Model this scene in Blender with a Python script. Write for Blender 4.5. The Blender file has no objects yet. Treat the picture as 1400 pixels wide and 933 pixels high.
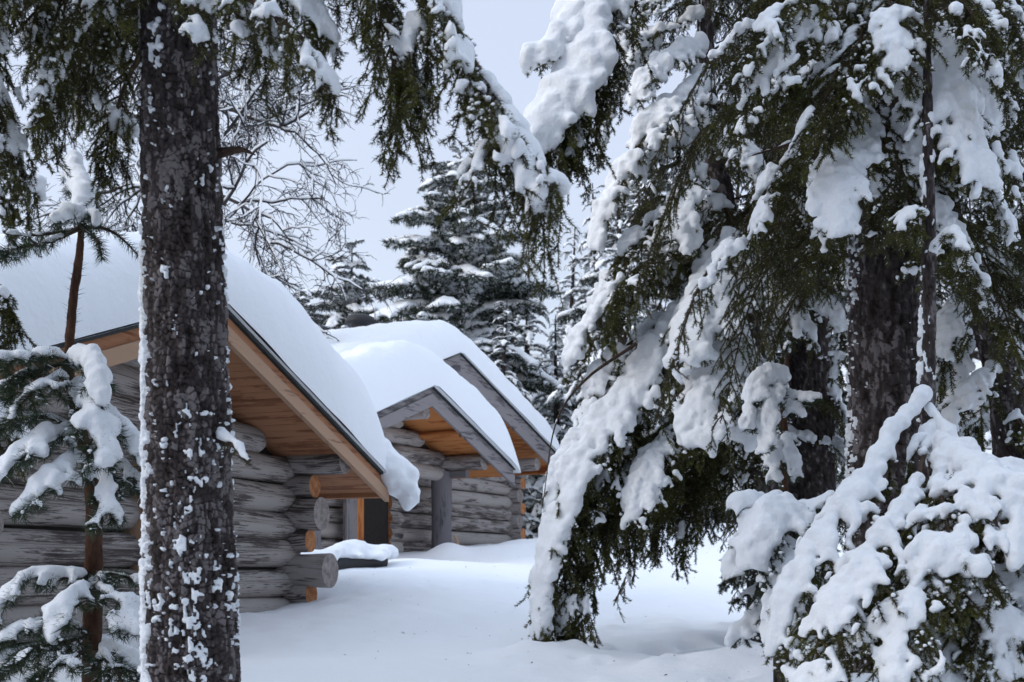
import bpy, math, random
import numpy as np
from mathutils import Vector

random.seed(7)
RNG = np.random.default_rng(11)
sc = bpy.context.scene
COL = sc.collection
EYE = 1.6                 # camera height above the datum of the snow field
FPX, CX, HY = 1600.0, 700.0, 785.0

# ------------------------------------------------------------------ camera, sky, sun, exposure
cam_d = bpy.data.cameras.new('camera')
cam = bpy.data.objects.new('camera', cam_d)
COL.objects.link(cam)
sc.camera = cam
cam.location = (0, 0, EYE)
cam.rotation_euler = (math.radians(90), 0, 0)
cam_d.sensor_width = 36.0
cam_d.lens = 36.0 * FPX / 1400.0
cam_d.shift_y = (HY - 466.5) / 1400.0
cam_d.clip_start = 0.05
cam_d.clip_end = 3000
cam_d.dof.use_dof = True
cam_d.dof.focus_distance = 6.5
cam_d.dof.aperture_fstop = 5.0

SUN_EL, SUN_AZ = math.radians(30), math.radians(248)   # azimuth of the sun, clockwise from +Y
w = bpy.data.worlds.new('World')
sc.world = w
w.use_nodes = True
nt = w.node_tree
nt.nodes.clear()
wo = nt.nodes.new('ShaderNodeOutputWorld')
sky = nt.nodes.new('ShaderNodeTexSky')
sky.sky_type = 'NISHITA'
sky.sun_disc = False
sky.sun_elevation = SUN_EL
sky.sun_rotation = SUN_AZ
sky.air_density = 1.0
sky.dust_density = 2.0
bg1 = nt.nodes.new('ShaderNodeBackground')
bg1.inputs['Strength'].default_value = 0.05
sky.ozone_density = 0.6
nt.links.new(sky.outputs[0], bg1.inputs['Color'])
# the overcast veil: a pale lavender cloud deck, a little brighter towards the horizon
tc = nt.nodes.new('ShaderNodeTexCoord')
sep = nt.nodes.new('ShaderNodeSeparateXYZ')
nt.links.new(tc.outputs['Generated'], sep.inputs[0])
rmp = nt.nodes.new('ShaderNodeValToRGB')
cr = rmp.color_ramp
cr.elements[0].position = 0.0
cr.elements[0].color = (0.95, 0.80, 0.62, 1)
e = cr.elements.new(0.07); e.color = (0.54, 0.59, 0.69, 1)
cr.elements[1].position = 0.80
cr.elements[1].color = (0.78, 0.99, 1.34, 1)
e = cr.elements.new(0.18); e.color = (0.555, 0.60, 0.70, 1)
e = cr.elements.new(0.45); e.color = (0.55, 0.605, 0.73, 1)
nt.links.new(sep.outputs['Z'], rmp.inputs[0])
cn = nt.nodes.new('ShaderNodeTexNoise')
cn.inputs['Scale'].default_value = 2.2
cn.inputs['Detail'].default_value = 3
nt.links.new(tc.outputs['Generated'], cn.inputs['Vector'])
mr = nt.nodes.new('ShaderNodeMapRange')
mr.inputs['From Min'].default_value = 0.3; mr.inputs['From Max'].default_value = 0.7
mr.inputs['To Min'].default_value = 0.92; mr.inputs['To Max'].default_value = 1.06
nt.links.new(cn.outputs['Fac'], mr.inputs['Value'])
bg2 = nt.nodes.new('ShaderNodeBackground')
nt.links.new(rmp.outputs[0], bg2.inputs['Color'])
nt.links.new(mr.outputs[0], bg2.inputs['Strength'])
ad = nt.nodes.new('ShaderNodeAddShader')
nt.links.new(bg1.outputs[0], ad.inputs[0]); nt.links.new(bg2.outputs[0], ad.inputs[1])
nt.links.new(ad.outputs[0], wo.inputs['Surface'])

sun_d = bpy.data.lights.new('sun', 'SUN')
sun_d.energy = 0.85
sun_d.angle = math.radians(30)
sun_d.color = (1.0, 0.98, 0.95)
sun = bpy.data.objects.new('sun', sun_d)
COL.objects.link(sun)
_sd = Vector((math.sin(SUN_AZ) * math.cos(SUN_EL), math.cos(SUN_AZ) * math.cos(SUN_EL), math.sin(SUN_EL)))
sun.rotation_euler = _sd.to_track_quat('Z', 'Y').to_euler()

sc.view_settings.view_transform = 'Standard'
sc.view_settings.look = 'None'
sc.view_settings.exposure = 0.13
sc.view_settings.gamma = 1.0
sc.cycles.use_denoising = True
sc.cycles.max_bounces = 6
sc.cycles.diffuse_bounces = 3
sc.cycles.glossy_bounces = 2
sc.cycles.use_adaptive_sampling = True
sc.cycles.adaptive_threshold = 0.02


# ------------------------------------------------------------------ small helpers
def U(px, py, Y):
    """the point at distance Y that the photograph shows at pixel (px, py)"""
    return np.array([(px - CX) / FPX * Y, Y, EYE + (HY - py) / FPX * Y])


def tag(o, label=None, cat=None, group=None, kind=None):
    if label: o['label'] = label
    if cat: o['category'] = cat
    if group: o['group'] = group
    if kind: o['kind'] = kind
    return o


def thing(name, label, cat, loc=(0, 0, 0), rz=0.0, group=None):
    o = bpy.data.objects.new(name, None)
    COL.objects.link(o)
    o.empty_display_size = 0.2
    o.location = loc
    o.rotation_euler = (0, 0, rz)
    return tag(o, label, cat, group)


def mk_mesh(name, V, faces, mats=(), fmat=None, smooth=True, attr=None):
    """faces: list of (F x k) int arrays or one of them"""
    if isinstance(faces, np.ndarray): faces = [faces]
    V = np.asarray(V, dtype=np.float32)
    me = bpy.data.meshes.new(name)
    nf = sum(len(f) for f in faces)
    loops = np.concatenate([np.asarray(f).ravel() for f in faces]).astype(np.int32)
    counts = np.concatenate([np.full(len(f), f.shape[1], np.int32) for f in faces])
    starts = np.concatenate([[0], np.cumsum(counts)[:-1]]).astype(np.int32)
    me.vertices.add(len(V)); me.vertices.foreach_set('co', V.ravel())
    me.loops.add(len(loops)); me.loops.foreach_set('vertex_index', loops)
    me.polygons.add(nf); me.polygons.foreach_set('loop_start', starts)
    for m in mats: me.materials.append(m)
    if fmat is not None: me.polygons.foreach_set('material_index', np.asarray(fmat, np.int32))
    me.update(calc_edges=True)
    me.polygons.foreach_set('use_smooth', np.full(nf, bool(smooth)))
    if attr is not None:
        a = me.attributes.new('grain', 'FLOAT_VECTOR', 'POINT')
        a.data.foreach_set('vector', np.asarray(attr, np.float32).ravel())
    return me


def link(name, me, parent=None):
    o = bpy.data.objects.new(name, me)
    COL.objects.link(o)
    if parent is not None: o.parent = parent
    return o


def _h(i, j, k=0.0):
    v = np.sin(i * 127.1 + j * 311.7 + k * 74.7) * 43758.5453
    return v - np.floor(v)


def vnoise(x, y, z=0.0):
    x, y, z = np.broadcast_arrays(np.asarray(x, float), np.asarray(y, float), np.asarray(z, float))
    xi, yi, zi = np.floor(x), np.floor(y), np.floor(z)
    fx, fy, fz = x - xi, y - yi, z - zi
    fx, fy, fz = [f * f * (3 - 2 * f) for f in (fx, fy, fz)]
    out = 0
    for a in (0, 1):
        for b in (0, 1):
            for c in (0, 1):
                wgt = (fx if a else 1 - fx) * (fy if b else 1 - fy) * (fz if c else 1 - fz)
                out = out + wgt * _h(xi + a, yi + b, zi + c)
    return out


def fbm(x, y, z=0.0, n=4):
    s, a, t = 0, 0.5, 0
    for k in range(n):
        s = s + a * vnoise(np.asarray(x) * 2 ** k + 13.7 * k, np.asarray(y) * 2 ** k + 7.1 * k, np.asarray(z) * 2 ** k + 3.3 * k)
        t += a; a *= 0.5
    return s / t


def sstep(a, b, x):
    t = np.clip((x - a) / (b - a), 0, 1)
    return t * t * (3 - 2 * t)


def catmull(P, n):
    P = np.asarray(P, float)
    if len(P) == 2: return P[0] + (P[1] - P[0]) * np.linspace(0, 1, n)[:, None]
    Q = np.vstack([2 * P[0] - P[1], P, 2 * P[-1] - P[-2]])
    seg = len(P) - 1
    t = np.linspace(0, seg - 1e-9, n)
    i = t.astype(int); f = (t - i)[:, None]
    p0, p1, p2, p3 = Q[i], Q[i + 1], Q[i + 2], Q[i + 3]
    return 0.5 * (2 * p1 + (p2 - p0) * f + (2 * p0 - 5 * p1 + 4 * p2 - p3) * f ** 2 + (3 * p1 - p0 - 3 * p2 + p3) * f ** 3)


def unit(v):
    return v / np.maximum(np.linalg.norm(v, axis=-1, keepdims=True), 1e-9)


class MB:
    """collects tubes, boxes and sheets into one mesh"""
    def __init__(s): s.V, s.Q, s.T, s.A, s.mq, s.mt, s.n = [], [], [], [], [], [], 0

    def add(s, V, Q=None, T=None, mat=0, A=None):
        V = np.asarray(V, float)
        s.V.append(V)
        s.A.append(np.zeros_like(V) if A is None else np.asarray(A, float))
        if Q is not None and len(Q): s.Q.append(np.asarray(Q) + s.n); s.mq.append(np.full(len(Q), mat))
        if T is not None and len(T): s.T.append(np.asarray(T) + s.n); s.mt.append(np.full(len(T), mat))
        s.n += len(V)

    def tube(s, P, R, k=6, mat=0, cap=False, capmat=None, gid=0.0):
        P = np.asarray(P, float); n = len(P)
        R = np.broadcast_to(np.asarray(R, float), (n,))
        T = unit(np.gradient(P, axis=0))
        ref = np.array([0, 0, 1.0]) if abs(T[0][2]) < 0.8 else np.array([1.0, 0, 0])
        a = unit(np.cross(T, ref)); b = np.cross(T, a)
        th = np.arange(k) * 2 * np.pi / k
        V = P[:, None] + R[:, None, None] * (a[:, None] * np.cos(th)[None, :, None] + b[:, None] * np.sin(th)[None, :, None])
        L = np.concatenate([[0], np.cumsum(np.linalg.norm(np.diff(P, axis=0), axis=1))])
        A = np.stack(np.broadcast_arrays(L[:, None], th[None, :] * R[:, None], np.array([[gid]])), -1).reshape(-1, 3)
        i = np.arange(n - 1)[:, None] * k; j = np.arange(k)[None]; j2 = (j + 1) % k
        Q = np.stack([i + j, i + j2, i + k + j2, i + k + j], -1).reshape(-1, 4)
        s.add(V.reshape(-1, 3), Q, mat=mat, A=A)
        if cap:
            for e, c in ((0, P[0]), (n - 1, P[-1])):
                ring = V[e]; m = capmat if capmat is not None else mat
                VV = np.vstack([ring, [c]])
                tri = np.stack([np.arange(k), (np.arange(k) + 1) % k, np.full(k, k)], -1)
                if e == 0: tri = tri[:, ::-1]
                AA = np.vstack([np.stack([np.full(k, R[e]), th * 0.1, np.full(k, gid)], -1), [[0, 0, gid]]])
                s.add(VV, T=tri, mat=m, A=AA)

    def box(s, lo, hi, mat=0, gid=0.0, axis=0):
        lo = np.asarray(lo, float); hi = np.asarray(hi, float)
        c = np.array([[x, y, z] for z in (0, 1) for y in (0, 1) for x in (0, 1)], float)
        V = lo + (hi - lo) * c
        s.hexa(V, mat, gid, axis)

    def hexa(s, V, mat=0, gid=0.0, axis=0):
        """8 corners ordered x fastest, then y, then z"""
        V = np.asarray(V, float)
        Q = np.array([[0, 2, 3, 1], [4, 5, 7, 6], [0, 1, 5, 4], [2, 6, 7, 3], [0, 4, 6, 2], [1, 3, 7, 5]])
        VV = V[Q.ravel()]
        A = np.roll(VV, -axis, axis=1).copy()
        A[:, 2] = A[:, 2] * 1.0 + 0.0
        A = np.stack([VV[:, axis], VV[:, (axis + 1) % 3] + VV[:, (axis + 2) % 3], np.full(len(VV), gid)], -1)
        s.add(VV, np.arange(24).reshape(6, 4), mat=mat, A=A)

    def sheet(s, G, mat=0, A=None):
        n, m = G.shape[:2]
        i = np.arange(n - 1)[:, None] * m; j = np.arange(m - 1)[None]
        Q = np.stack([i + j, i + j + 1, i + m + j + 1, i + m + j], -1).reshape(-1, 4)
        s.add(G.reshape(-1, 3), Q, mat=mat, A=None if A is None else A.reshape(-1, 3))

    def build(s, name, mats, parent=None, smooth=True):
        fs, fm = [], []
        if s.Q: fs.append(np.concatenate(s.Q)); fm.append(np.concatenate(s.mq))
        if s.T: fs.append(np.concatenate(s.T)); fm.append(np.concatenate(s.mt))
        me = mk_mesh(name, np.concatenate(s.V), fs, mats if isinstance(mats, (list, tuple)) else [mats], np.concatenate(fm), smooth, np.concatenate(s.A))
        return link(name, me, parent)


# ------------------------------------------------------------------ materials
def new_mat(name):
    m = bpy.data.materials.new(name)
    m.use_nodes = True
    t = m.node_tree
    return m, t, t.nodes['Principled BSDF']


def ramp(t, fac, stops):
    r = t.nodes.new('ShaderNodeValToRGB')
    c = r.color_ramp
    while len(c.elements) < len(stops): c.elements.new(0.5)
    for e_, (p, col) in zip(c.elements, stops):
        e_.position = p; e_.color = (*col, 1)
    t.links.new(fac, r.inputs[0])
    return r.outputs[0]


def noise(t, vec, scale, detail=4, rough=0.55):
    n = t.nodes.new('ShaderNodeTexNoise')
    n.inputs['Scale'].default_value = scale
    n.inputs['Detail'].default_value = detail
    n.inputs['Roughness'].default_value = rough
    t.links.new(vec, n.inputs['Vector'])
    return n.outputs['Fac']


def bump(t, p, hgt, strength, dist):
    b = t.nodes.new('ShaderNodeBump')
    b.inputs['Strength'].default_value = strength
    b.inputs['Distance'].default_value = dist
    t.links.new(hgt, b.inputs['Height'])
    t.links.new(b.outputs[0], p.inputs['Normal'])


def mul(t, a, b):
    m = t.nodes.new('ShaderNodeMath'); m.operation = 'ADD'
    t.links.new(a, m.inputs[0]); t.links.new(b, m.inputs[1])
    return m.outputs[0]


def obj_coords(t):
    return t.nodes.new('ShaderNodeNewGeometry').outputs['Position']


def snow_mat(name, scale=1.0, bs=0.45):
    m, t, p = new_mat(name)
    v = obj_coords(t)
    p.inputs['Base Color'].default_value = (0.86, 0.88, 0.905, 1)
    p.inputs['Roughness'].default_value = 0.75
    p.inputs['Specular IOR Level'].default_value = 0.25
    n1 = noise(t, v, 38 * scale, 4, 0.65)
    n2 = noise(t, v, 9 * scale, 2)
    bump(t, p, mul(t, n1, n2), bs, 0.02 / scale)
    return m


M_SNOW = snow_mat('snow')
M_SNOWF = snow_mat('snow_far', 0.35, 0.4)
M_SNOWR = snow_mat('snow_roof', 0.3, 0.22)


def needle_mat(name, a, b, c, frost=0.025):
    m, t, p = new_mat(name)
    v = obj_coords(t)
    n = noise(t, v, 7, 3)
    g = t.nodes.new('ShaderNodeNewGeometry').outputs['Random Per Island']
    k = t.nodes.new('ShaderNodeMath'); k.operation = 'MULTIPLY_ADD'
    k.inputs[1].default_value = 0.35; t.links.new(g, k.inputs[0]); t.links.new(n, k.inputs[2])
    col = ramp(t, k.outputs[0], [(0.40, a), (0.68, b), (0.95, c)])
    wn = t.nodes.new('ShaderNodeTexWhiteNoise'); wn.noise_dimensions = '1D'; t.links.new(g, wn.inputs['W'])
    lt = t.nodes.new('ShaderNodeMath'); lt.operation = 'LESS_THAN'; lt.inputs[1].default_value = frost
    t.links.new(wn.outputs['Value'], lt.inputs[0])
    mx = t.nodes.new('ShaderNodeMix'); mx.data_type = 'RGBA'
    t.links.new(lt.outputs[0], mx.inputs[0]); t.links.new(col, mx.inputs[6]); mx.inputs[7].default_value = (0.66, 0.69, 0.73, 1)
    t.links.new(mx.outputs[2], p.inputs['Base Color'])
    p.inputs['Roughness'].default_value = 0.55
    p.inputs['Specular IOR Level'].default_value = 0.3
    return m


M_NEEDLE = needle_mat('spruce_needle', (0.032, 0.023, 0.009), (0.050, 0.056, 0.012), (0.150, 0.150, 0.026))
M_NEEDLE_B = needle_mat('pine_needle', (0.020, 0.032, 0.020), (0.032, 0.052, 0.026), (0.050, 0.075, 0.030))
M_NEEDLE_F = needle_mat('far_needle', (0.018, 0.026, 0.018), (0.030, 0.042, 0.024), (0.046, 0.058, 0.028), 0.14)


def bark_mat(name, cols, sc_=(1, 1, 0.35), scale=22, bs=0.6, plates=False):
    m, t, p = new_mat(name)
    v = obj_coords(t)
    mp = t.nodes.new('ShaderNodeMapping'); mp.inputs['Scale'].default_value = sc_
    t.links.new(v, mp.inputs['Vector'])
    n1 = noise(t, mp.outputs[0], scale, 6, 0.65)
    n2 = noise(t, v, 3.0, 3)
    s = t.nodes.new('ShaderNodeMath'); s.operation = 'MULTIPLY_ADD'; s.inputs[1].default_value = 0.5
    t.links.new(n2, s.inputs[0]); t.links.new(n1, s.inputs[2])
    at = t.nodes.new('ShaderNodeAttribute'); at.attribute_name = 'grain'
    sg = t.nodes.new('ShaderNodeSeparateXYZ'); t.links.new(at.outputs['Vector'], sg.inputs[0])
    s3 = t.nodes.new('ShaderNodeMath'); s3.operation = 'MULTIPLY_ADD'; s3.inputs[1].default_value = 0.26 if plates else 0.0
    t.links.new(sg.outputs[0], s3.inputs[0]); t.links.new(s.outputs[0], s3.inputs[2])
    col = ramp(t, s3.outputs[0], [(0.62, cols[0]), (0.92, cols[1]), (1.22, cols[2])] if plates else [(0.50, cols[0]), (0.74, cols[1]), (1.0, cols[2])])
    t.links.new(col, p.inputs['Base Color'])
    p.inputs['Roughness'].default_value = 0.9
    p.inputs['Specular IOR Level'].default_value = 0.15
    bump(t, p, n1, bs, 0.02)
    return m


M_BARK = bark_mat('spruce_bark', [(0.017, 0.012, 0.010), (0.064, 0.052, 0.051), (0.165, 0.145, 0.144)], plates=True)
M_TWIG = bark_mat('twig_bark', [(0.030, 0.020, 0.015), (0.060, 0.040, 0.030), (0.10, 0.075, 0.06)], scale=60, bs=0.2)
M_PINE = bark_mat('young_pine_bark', [(0.030, 0.015, 0.010), (0.065, 0.032, 0.020), (0.11, 0.060, 0.038)], scale=40)
M_BIRCH = bark_mat('birch_bark', [(0.022, 0.020, 0.022), (0.045, 0.040, 0.042), (0.09, 0.085, 0.09)], scale=6, bs=0.3)


def wood_mat(name, cols, stretch=(1.7, 42, 1), scale=1.6, bs=0.5, stain=None):
    """grain runs along the 'grain' attribute's first axis"""
    m, t, p = new_mat(name)
    at = t.nodes.new('ShaderNodeAttribute'); at.attribute_name = 'grain'
    mp = t.nodes.new('ShaderNodeMapping'); mp.inputs['Scale'].default_value = (stretch[0], stretch[1], 7.3)
    t.links.new(at.outputs['Vector'], mp.inputs['Vector'])
    n1 = noise(t, mp.outputs[0], scale, 7, 0.7)
    mp2 = t.nodes.new('ShaderNodeMapping'); mp2.inputs['Scale'].default_value = (1.2, 5, 11.1)
    t.links.new(at.outputs['Vector'], mp2.inputs['Vector'])
    n2 = noise(t, mp2.outputs[0], 1.3, 4, 0.6)
    s = t.nodes.new('ShaderNodeMath'); s.operation = 'MULTIPLY_ADD'; s.inputs[1].default_value = 0.9
    t.links.new(n2, s.inputs[0]); t.links.new(n1, s.inputs[2])
    # every log or board has its own tone
    sg = t.nodes.new('ShaderNodeSeparateXYZ'); t.links.new(at.outputs['Vector'], sg.inputs[0])
    wn = t.nodes.new('ShaderNodeTexWhiteNoise'); wn.noise_dimensions = '1D'; t.links.new(sg.outputs[2], wn.inputs['W'])
    s2 = t.nodes.new('ShaderNodeMath'); s2.operation = 'MULTIPLY_ADD'; s2.inputs[1].default_value = 0.22
    t.links.new(wn.outputs['Value'], s2.inputs[0]); t.links.new(s.outputs[0], s2.inputs[2])
    col = ramp(t, s2.outputs[0], [(0.70, cols[0]), (1.05, cols[1]), (1.36, cols[2])])
    t.links.new(col, p.inputs['Base Color'])
    p.inputs['Roughness'].default_value = 0.85
    p.inputs['Specular IOR Level'].default_value = 0.2
    bump(t, p, n1, bs, 0.012)
    return m


M_LOG = wood_mat('weathered_log', [(0.034, 0.026, 0.024), (0.122, 0.102, 0.097), (0.38, 0.345, 0.325)])
M_LOGD = wood_mat('dark_log', [(0.035, 0.032, 0.036), (0.085, 0.080, 0.088), (0.18, 0.17, 0.18)])
M_PLANK = wood_mat('grey_plank', [(0.055, 0.050, 0.056), (0.125, 0.115, 0.122), (0.24, 0.22, 0.22)], (0.8, 16, 1))
M_TAN = wood_mat('tan_board', [(0.17, 0.09, 0.055), (0.30, 0.175, 0.11), (0.42, 0.27, 0.18)], (0.7, 14, 1))
M_BROWN = wood_mat('brown_board', [(0.14, 0.052, 0.026), (0.26, 0.108, 0.054), (0.38, 0.18, 0.095)], (0.7, 14, 1))
M_ORANGE = wood_mat('orange_soffit', [(0.22, 0.062, 0.020), (0.42, 0.135, 0.042), (0.55, 0.22, 0.075)], (0.7, 14, 1))


def end_mat(name, c0, c1, c2):
    """sawn log end: growth rings round the 'grain' attribute's radius"""
    m, t, p = new_mat(name)
    at = t.nodes.new('ShaderNodeAttribute'); at.attribute_name = 'grain'
    sp = t.nodes.new('ShaderNodeSeparateXYZ'); t.links.new(at.outputs['Vector'], sp.inputs[0])
    v = obj_coords(t)
    nn = noise(t, v, 9, 4)
    mm = t.nodes.new('ShaderNodeMath'); mm.operation = 'MULTIPLY_ADD'; mm.inputs[1].default_value = 0.03
    t.links.new(nn, mm.inputs[0]); t.links.new(sp.outputs[0], mm.inputs[2])
    sn = t.nodes.new('ShaderNodeMath'); sn.operation = 'MULTIPLY'; sn.inputs[1].default_value = 420
    t.links.new(mm.outputs[0], sn.inputs[0])
    si = t.nodes.new('ShaderNodeMath'); si.operation = 'SINE'; t.links.new(sn.outputs[0], si.inputs[0])
    mx = t.nodes.new('ShaderNodeMath'); mx.operation = 'MULTIPLY_ADD'; mx.inputs[1].default_value = 0.13
    t.links.new(si.outputs[0], mx.inputs[0]); t.links.new(noise(t, v, 14, 5, 0.7), mx.inputs[2])
    col = ramp(t, mx.outputs[0], [(0.28, c0), (0.5, c1), (0.74, c2)])
    t.links.new(col, p.inputs['Base Color'])
    p.inputs['Roughness'].default_value = 0.85
    return m


M_ENDO = end_mat('orange_log_end', (0.18, 0.055, 0.02), (0.44, 0.17, 0.06), (0.60, 0.30, 0.13))
M_ENDG = end_mat('grey_log_end', (0.11, 0.085, 0.075), (0.25, 0.215, 0.20), (0.38, 0.34, 0.32))


def plain_mat(name, c, rough=0.6, metal=0.0):
    m, t, p = new_mat(name)
    n = noise(t, obj_coords(t), 12, 4)
    col = ramp(t, n, [(0.3, tuple(x * 0.75 for x in c)), (0.7, tuple(min(1, x * 1.2) for x in c))])
    t.links.new(col, p.inputs['Base Color'])
    p.inputs['Roughness'].default_value = rough
    p.inputs['Metallic'].default_value = metal
    return m


M_FELT = plain_mat('black_roof_felt', (0.022, 0.028, 0.030), 0.75)
M_GUTTER = plain_mat('dark_green_metal', (0.016, 0.050, 0.052), 0.45)
M_SOOT = plain_mat('sooty_metal', (0.012, 0.012, 0.014), 0.6)
M_GLASS = plain_mat('window_glass', (0.10, 0.13, 0.14), 0.08)
M_DARK = plain_mat('dark_interior', (0.020, 0.016, 0.014), 0.9)  # near-black; painted shade in the doorway, also wall core and log end

# ------------------------------------------------------------------ snow field
_ctrl = [(330, 825, 11.4), (60, 878, 8.6), (420, 815, 12.5), (455, 796, 13.2), (545, 771, 18), (600, 758, 22.5), (720, 746, 28),
         (500, 935, 6.8), (330, 935, 6.6), (900, 935, 6.8), (1060, 935, 5.6), (760, 888, 8.5), (860, 872, 9.2), (620, 830, 11.5),
         (640, 775, 18.5), (960, 718, 26), (870, 735, 23), (1050, 720, 26), (1250, 716, 26), (800, 800, 14), (930, 800, 14.5), (1050, 810, 13.5),
         (1300, 830, 12), (1380, 930, 6), (100, 935, 6), (-200, 900, 8), (-400, 850, 14), (-200, 790, 24), (200, 770, 30), (1700, 760, 24)]
_cp = [U(*c) for c in _ctrl] + [np.array(p) for p in ((0, 0, -0.05), (-6, 0, 0.0), (6, 0, 0.0), (0, -8, -0.4), (-12, 40, 2.6), (8, 40, 3.1), (25, 40, 3.3), (0, 60, 3.6), (-25, 60, 3.2), (25, 60, 3.6), (-25, 0, 0.2), (25, 0, 0.4))]
_cp = np.array(_cp)


def _phi(r2): return np.where(r2 > 1e-12, 0.5 * r2 * np.log(np.maximum(r2, 1e-12)), 0)


_n = len(_cp)
_K = _phi(((_cp[:, None, :2] - _cp[None, :, :2]) ** 2).sum(-1)) + np.eye(_n) * 0.6
_P = np.hstack([np.ones((_n, 1)), _cp[:, :2]])
_S = np.linalg.solve(np.block([[_K, _P], [_P.T, np.zeros((3, 3))]]), np.concatenate([_cp[:, 2], np.zeros(3)]))


def gz(x, y):
    x = np.atleast_1d(np.asarray(x, float)); y = np.atleast_1d(np.asarray(y, float))
    xc, yc = np.clip(x, -26, 26), np.clip(y, -8, 58)
    q = np.stack([xc.ravel(), yc.ravel()], -1)
    r2 = ((q[:, None] - _cp[None, :, :2]) ** 2).sum(-1)
    z = (_phi(r2) @ _S[:_n] + _S[_n] + q @ _S[_n + 1:]).reshape(xc.shape)
    far = sstep(20, 60, np.hypot(x, y - 10))
    z = z + (fbm(x * 0.35, y * 0.35, 2.0, 3) - 0.5) * 0.22 + (fbm(x * 1.3, y * 0.9, 5.0, 3) - 0.5) * 0.11 + (fbm(x * 5, y * 3.2, 9.0, 3) - 0.5) * 0.028 * sstep(30, 12, y) + far * (fbm(x * 0.05, y * 0.05, 1.0, 2) - .5) * 1.5
    # drifts and dents the photograph shows
    for px, py, Y, rx, ry, h in ((740, 885, 8.2, 0.55, 0.5, 0.10), (900, 878, 8.8, 0.5, 0.25, -0.07), (985, 862, 9.2, 0.35, 0.22, -0.06), (960, 880, 8.4, 0.4, 0.22, -0.05),
                                 (1000, 900, 7.3, 0.6, 0.35, 0.10), (660, 757, 22.0, 1.1, 0.7, 0.13), (610, 757, 21.5, 0.35, 0.4, 0.16), (715, 752, 23.0, 0.6, 0.5, 0.12), (560, 772, 17.5, 1.2, 0.8, 0.08),
                                 (860, 884, 8.1, 0.3, 0.2, -0.05), (500, 905, 7.6, 1.4, 0.5, 0.05)):
        c = U(px, py, Y)
        z = z + h * 1.2 * np.exp(-(((x - c[0]) / rx) ** 2 + ((y - c[1]) / ry) ** 2))
    return z


def gz1(x, y): return float(gz(x, y)[0])


def make_ground():
    n = 640
    t = np.linspace(-1, 1, n)
    a = np.sinh(t * 7.3) / np.sinh(7.3)
    X = a * 900
    Y = a * 900 + 9
    XX, YY = np.meshgrid(X, Y, indexing='ij')
    ZZ = np.zeros_like(XX)
    for i in range(0, n, 40):
        ZZ[i:i + 40] = gz(XX[i:i + 40], YY[i:i + 40])
    # drip pits and fallen lumps under the trees, and a line of old footprints
    rg = np.random.default_rng(17)
    spots = [(U(rg.uniform(690, 1060), rg.uniform(800, 925), 1)[0] * y, y, rg.uniform(.04, .12), rg.uniform(-.05, .045)) for y in rg.uniform(6.5, 11, 90)]
    spots += [(rg.uniform(-.22, .15) * y, y, rg.uniform(.03, .07), rg.uniform(-.03, .03)) for y in rg.uniform(6.3, 14, 40)]
    for k in range(9):
        c = U(820 + 24 * k + (6 if k % 2 else -6), 880 - 2.2 * k + (3 if k % 2 else -3), 8.5 + .13 * k); spots += [(c[0], c[1], .13, -.10), (c[0] + .16, c[1] + .08, .10, .035)]
    for x, y, r, h in spots:
        sel = np.nonzero((np.abs(X - x) < 4 * r))[0]; sey = np.nonzero((np.abs(Y - y) < 4 * r))[0]
        if len(sel) and len(sey):
            ix = np.ix_(sel, sey)
            ZZ[ix] += h * np.exp(-((XX[ix] - x) ** 2 + (YY[ix] - y) ** 2) / r ** 2)
    m = MB()
    m.sheet(np.stack([XX, YY, ZZ], -1)[:, ::-1].copy())
    mt = snow_mat('snow_ground', 0.45, 0.16)
    o = m.build('snow_ground', mt)
    me = o.data
    me.flip_normals() if me.polygons[len(me.polygons) // 2].normal.z < 0 else None
    tag(o, kind='structure')


make_ground()


def make_litter():
    """bits of bark, needles and cone scales fallen on the snow"""
    rng = np.random.default_rng(4)
    n = 420
    Y = rng.uniform(5.5, 22, n); X = rng.uniform(-.42, .42, n) * Y
    Z = gz(X, Y)
    a = rng.uniform(0, 6.28, n); l = rng.uniform(.004, .016, n); w_ = l * rng.uniform(.2, .6, n)
    c = np.stack([X, Y, Z + .003], -1)
    u = np.stack([np.cos(a), np.sin(a), rng.normal(0, .2, n)], -1) * l[:, None]; v = np.stack([-np.sin(a), np.cos(a), rng.normal(0, .3, n)], -1) * w_[:, None]
    k = np.stack([0 * X, 0 * X, .5 * w_], -1)
    V = np.stack([c - u, c - v, c + u, c + v, c + k], 1).reshape(-1, 3)
    F = np.array([[0, 1, 4], [1, 2, 4], [2, 3, 4], [3, 0, 4]])[None] + (np.arange(n) * 5)[:, None, None]
    o = link('forest_litter', mk_mesh('forest_litter', V, F.reshape(-1, 3), [M_TWIG], smooth=False))
    tag(o, 'dark specks of bark and needles scattered over the open snow', 'litter', kind='stuff')


make_litter()
# ------------------------------------------------------------------ voxel-fused snow
def ico(sub=1):
    import bmesh
    bm = bmesh.new(); bmesh.ops.create_icosphere(bm, subdivisions=sub, radius=1.0)
    V = np.array([v.co[:] for v in bm.verts]); F = np.array([[v.index for v in f.verts] for f in bm.faces]); bm.free()
    return V, F


ICO_V, ICO_F = ico(2)
ICO1_V, ICO1_F = ico(1)


def spheres_arrays(C, R, squash=0.8, lo=False):
    C = np.asarray(C, float); R = np.asarray(R, float)
    IV, IF = (ICO1_V, ICO1_F) if lo else (ICO_V, ICO_F)
    S = np.stack([R, R, R * squash], -1)
    V = (C[:, None] + IV[None] * S[:, None]).reshape(-1, 3)
    F = (IF[None] + (np.arange(len(C)) * len(IV))[:, None, None]).reshape(-1, 3)
    return V, F


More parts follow.
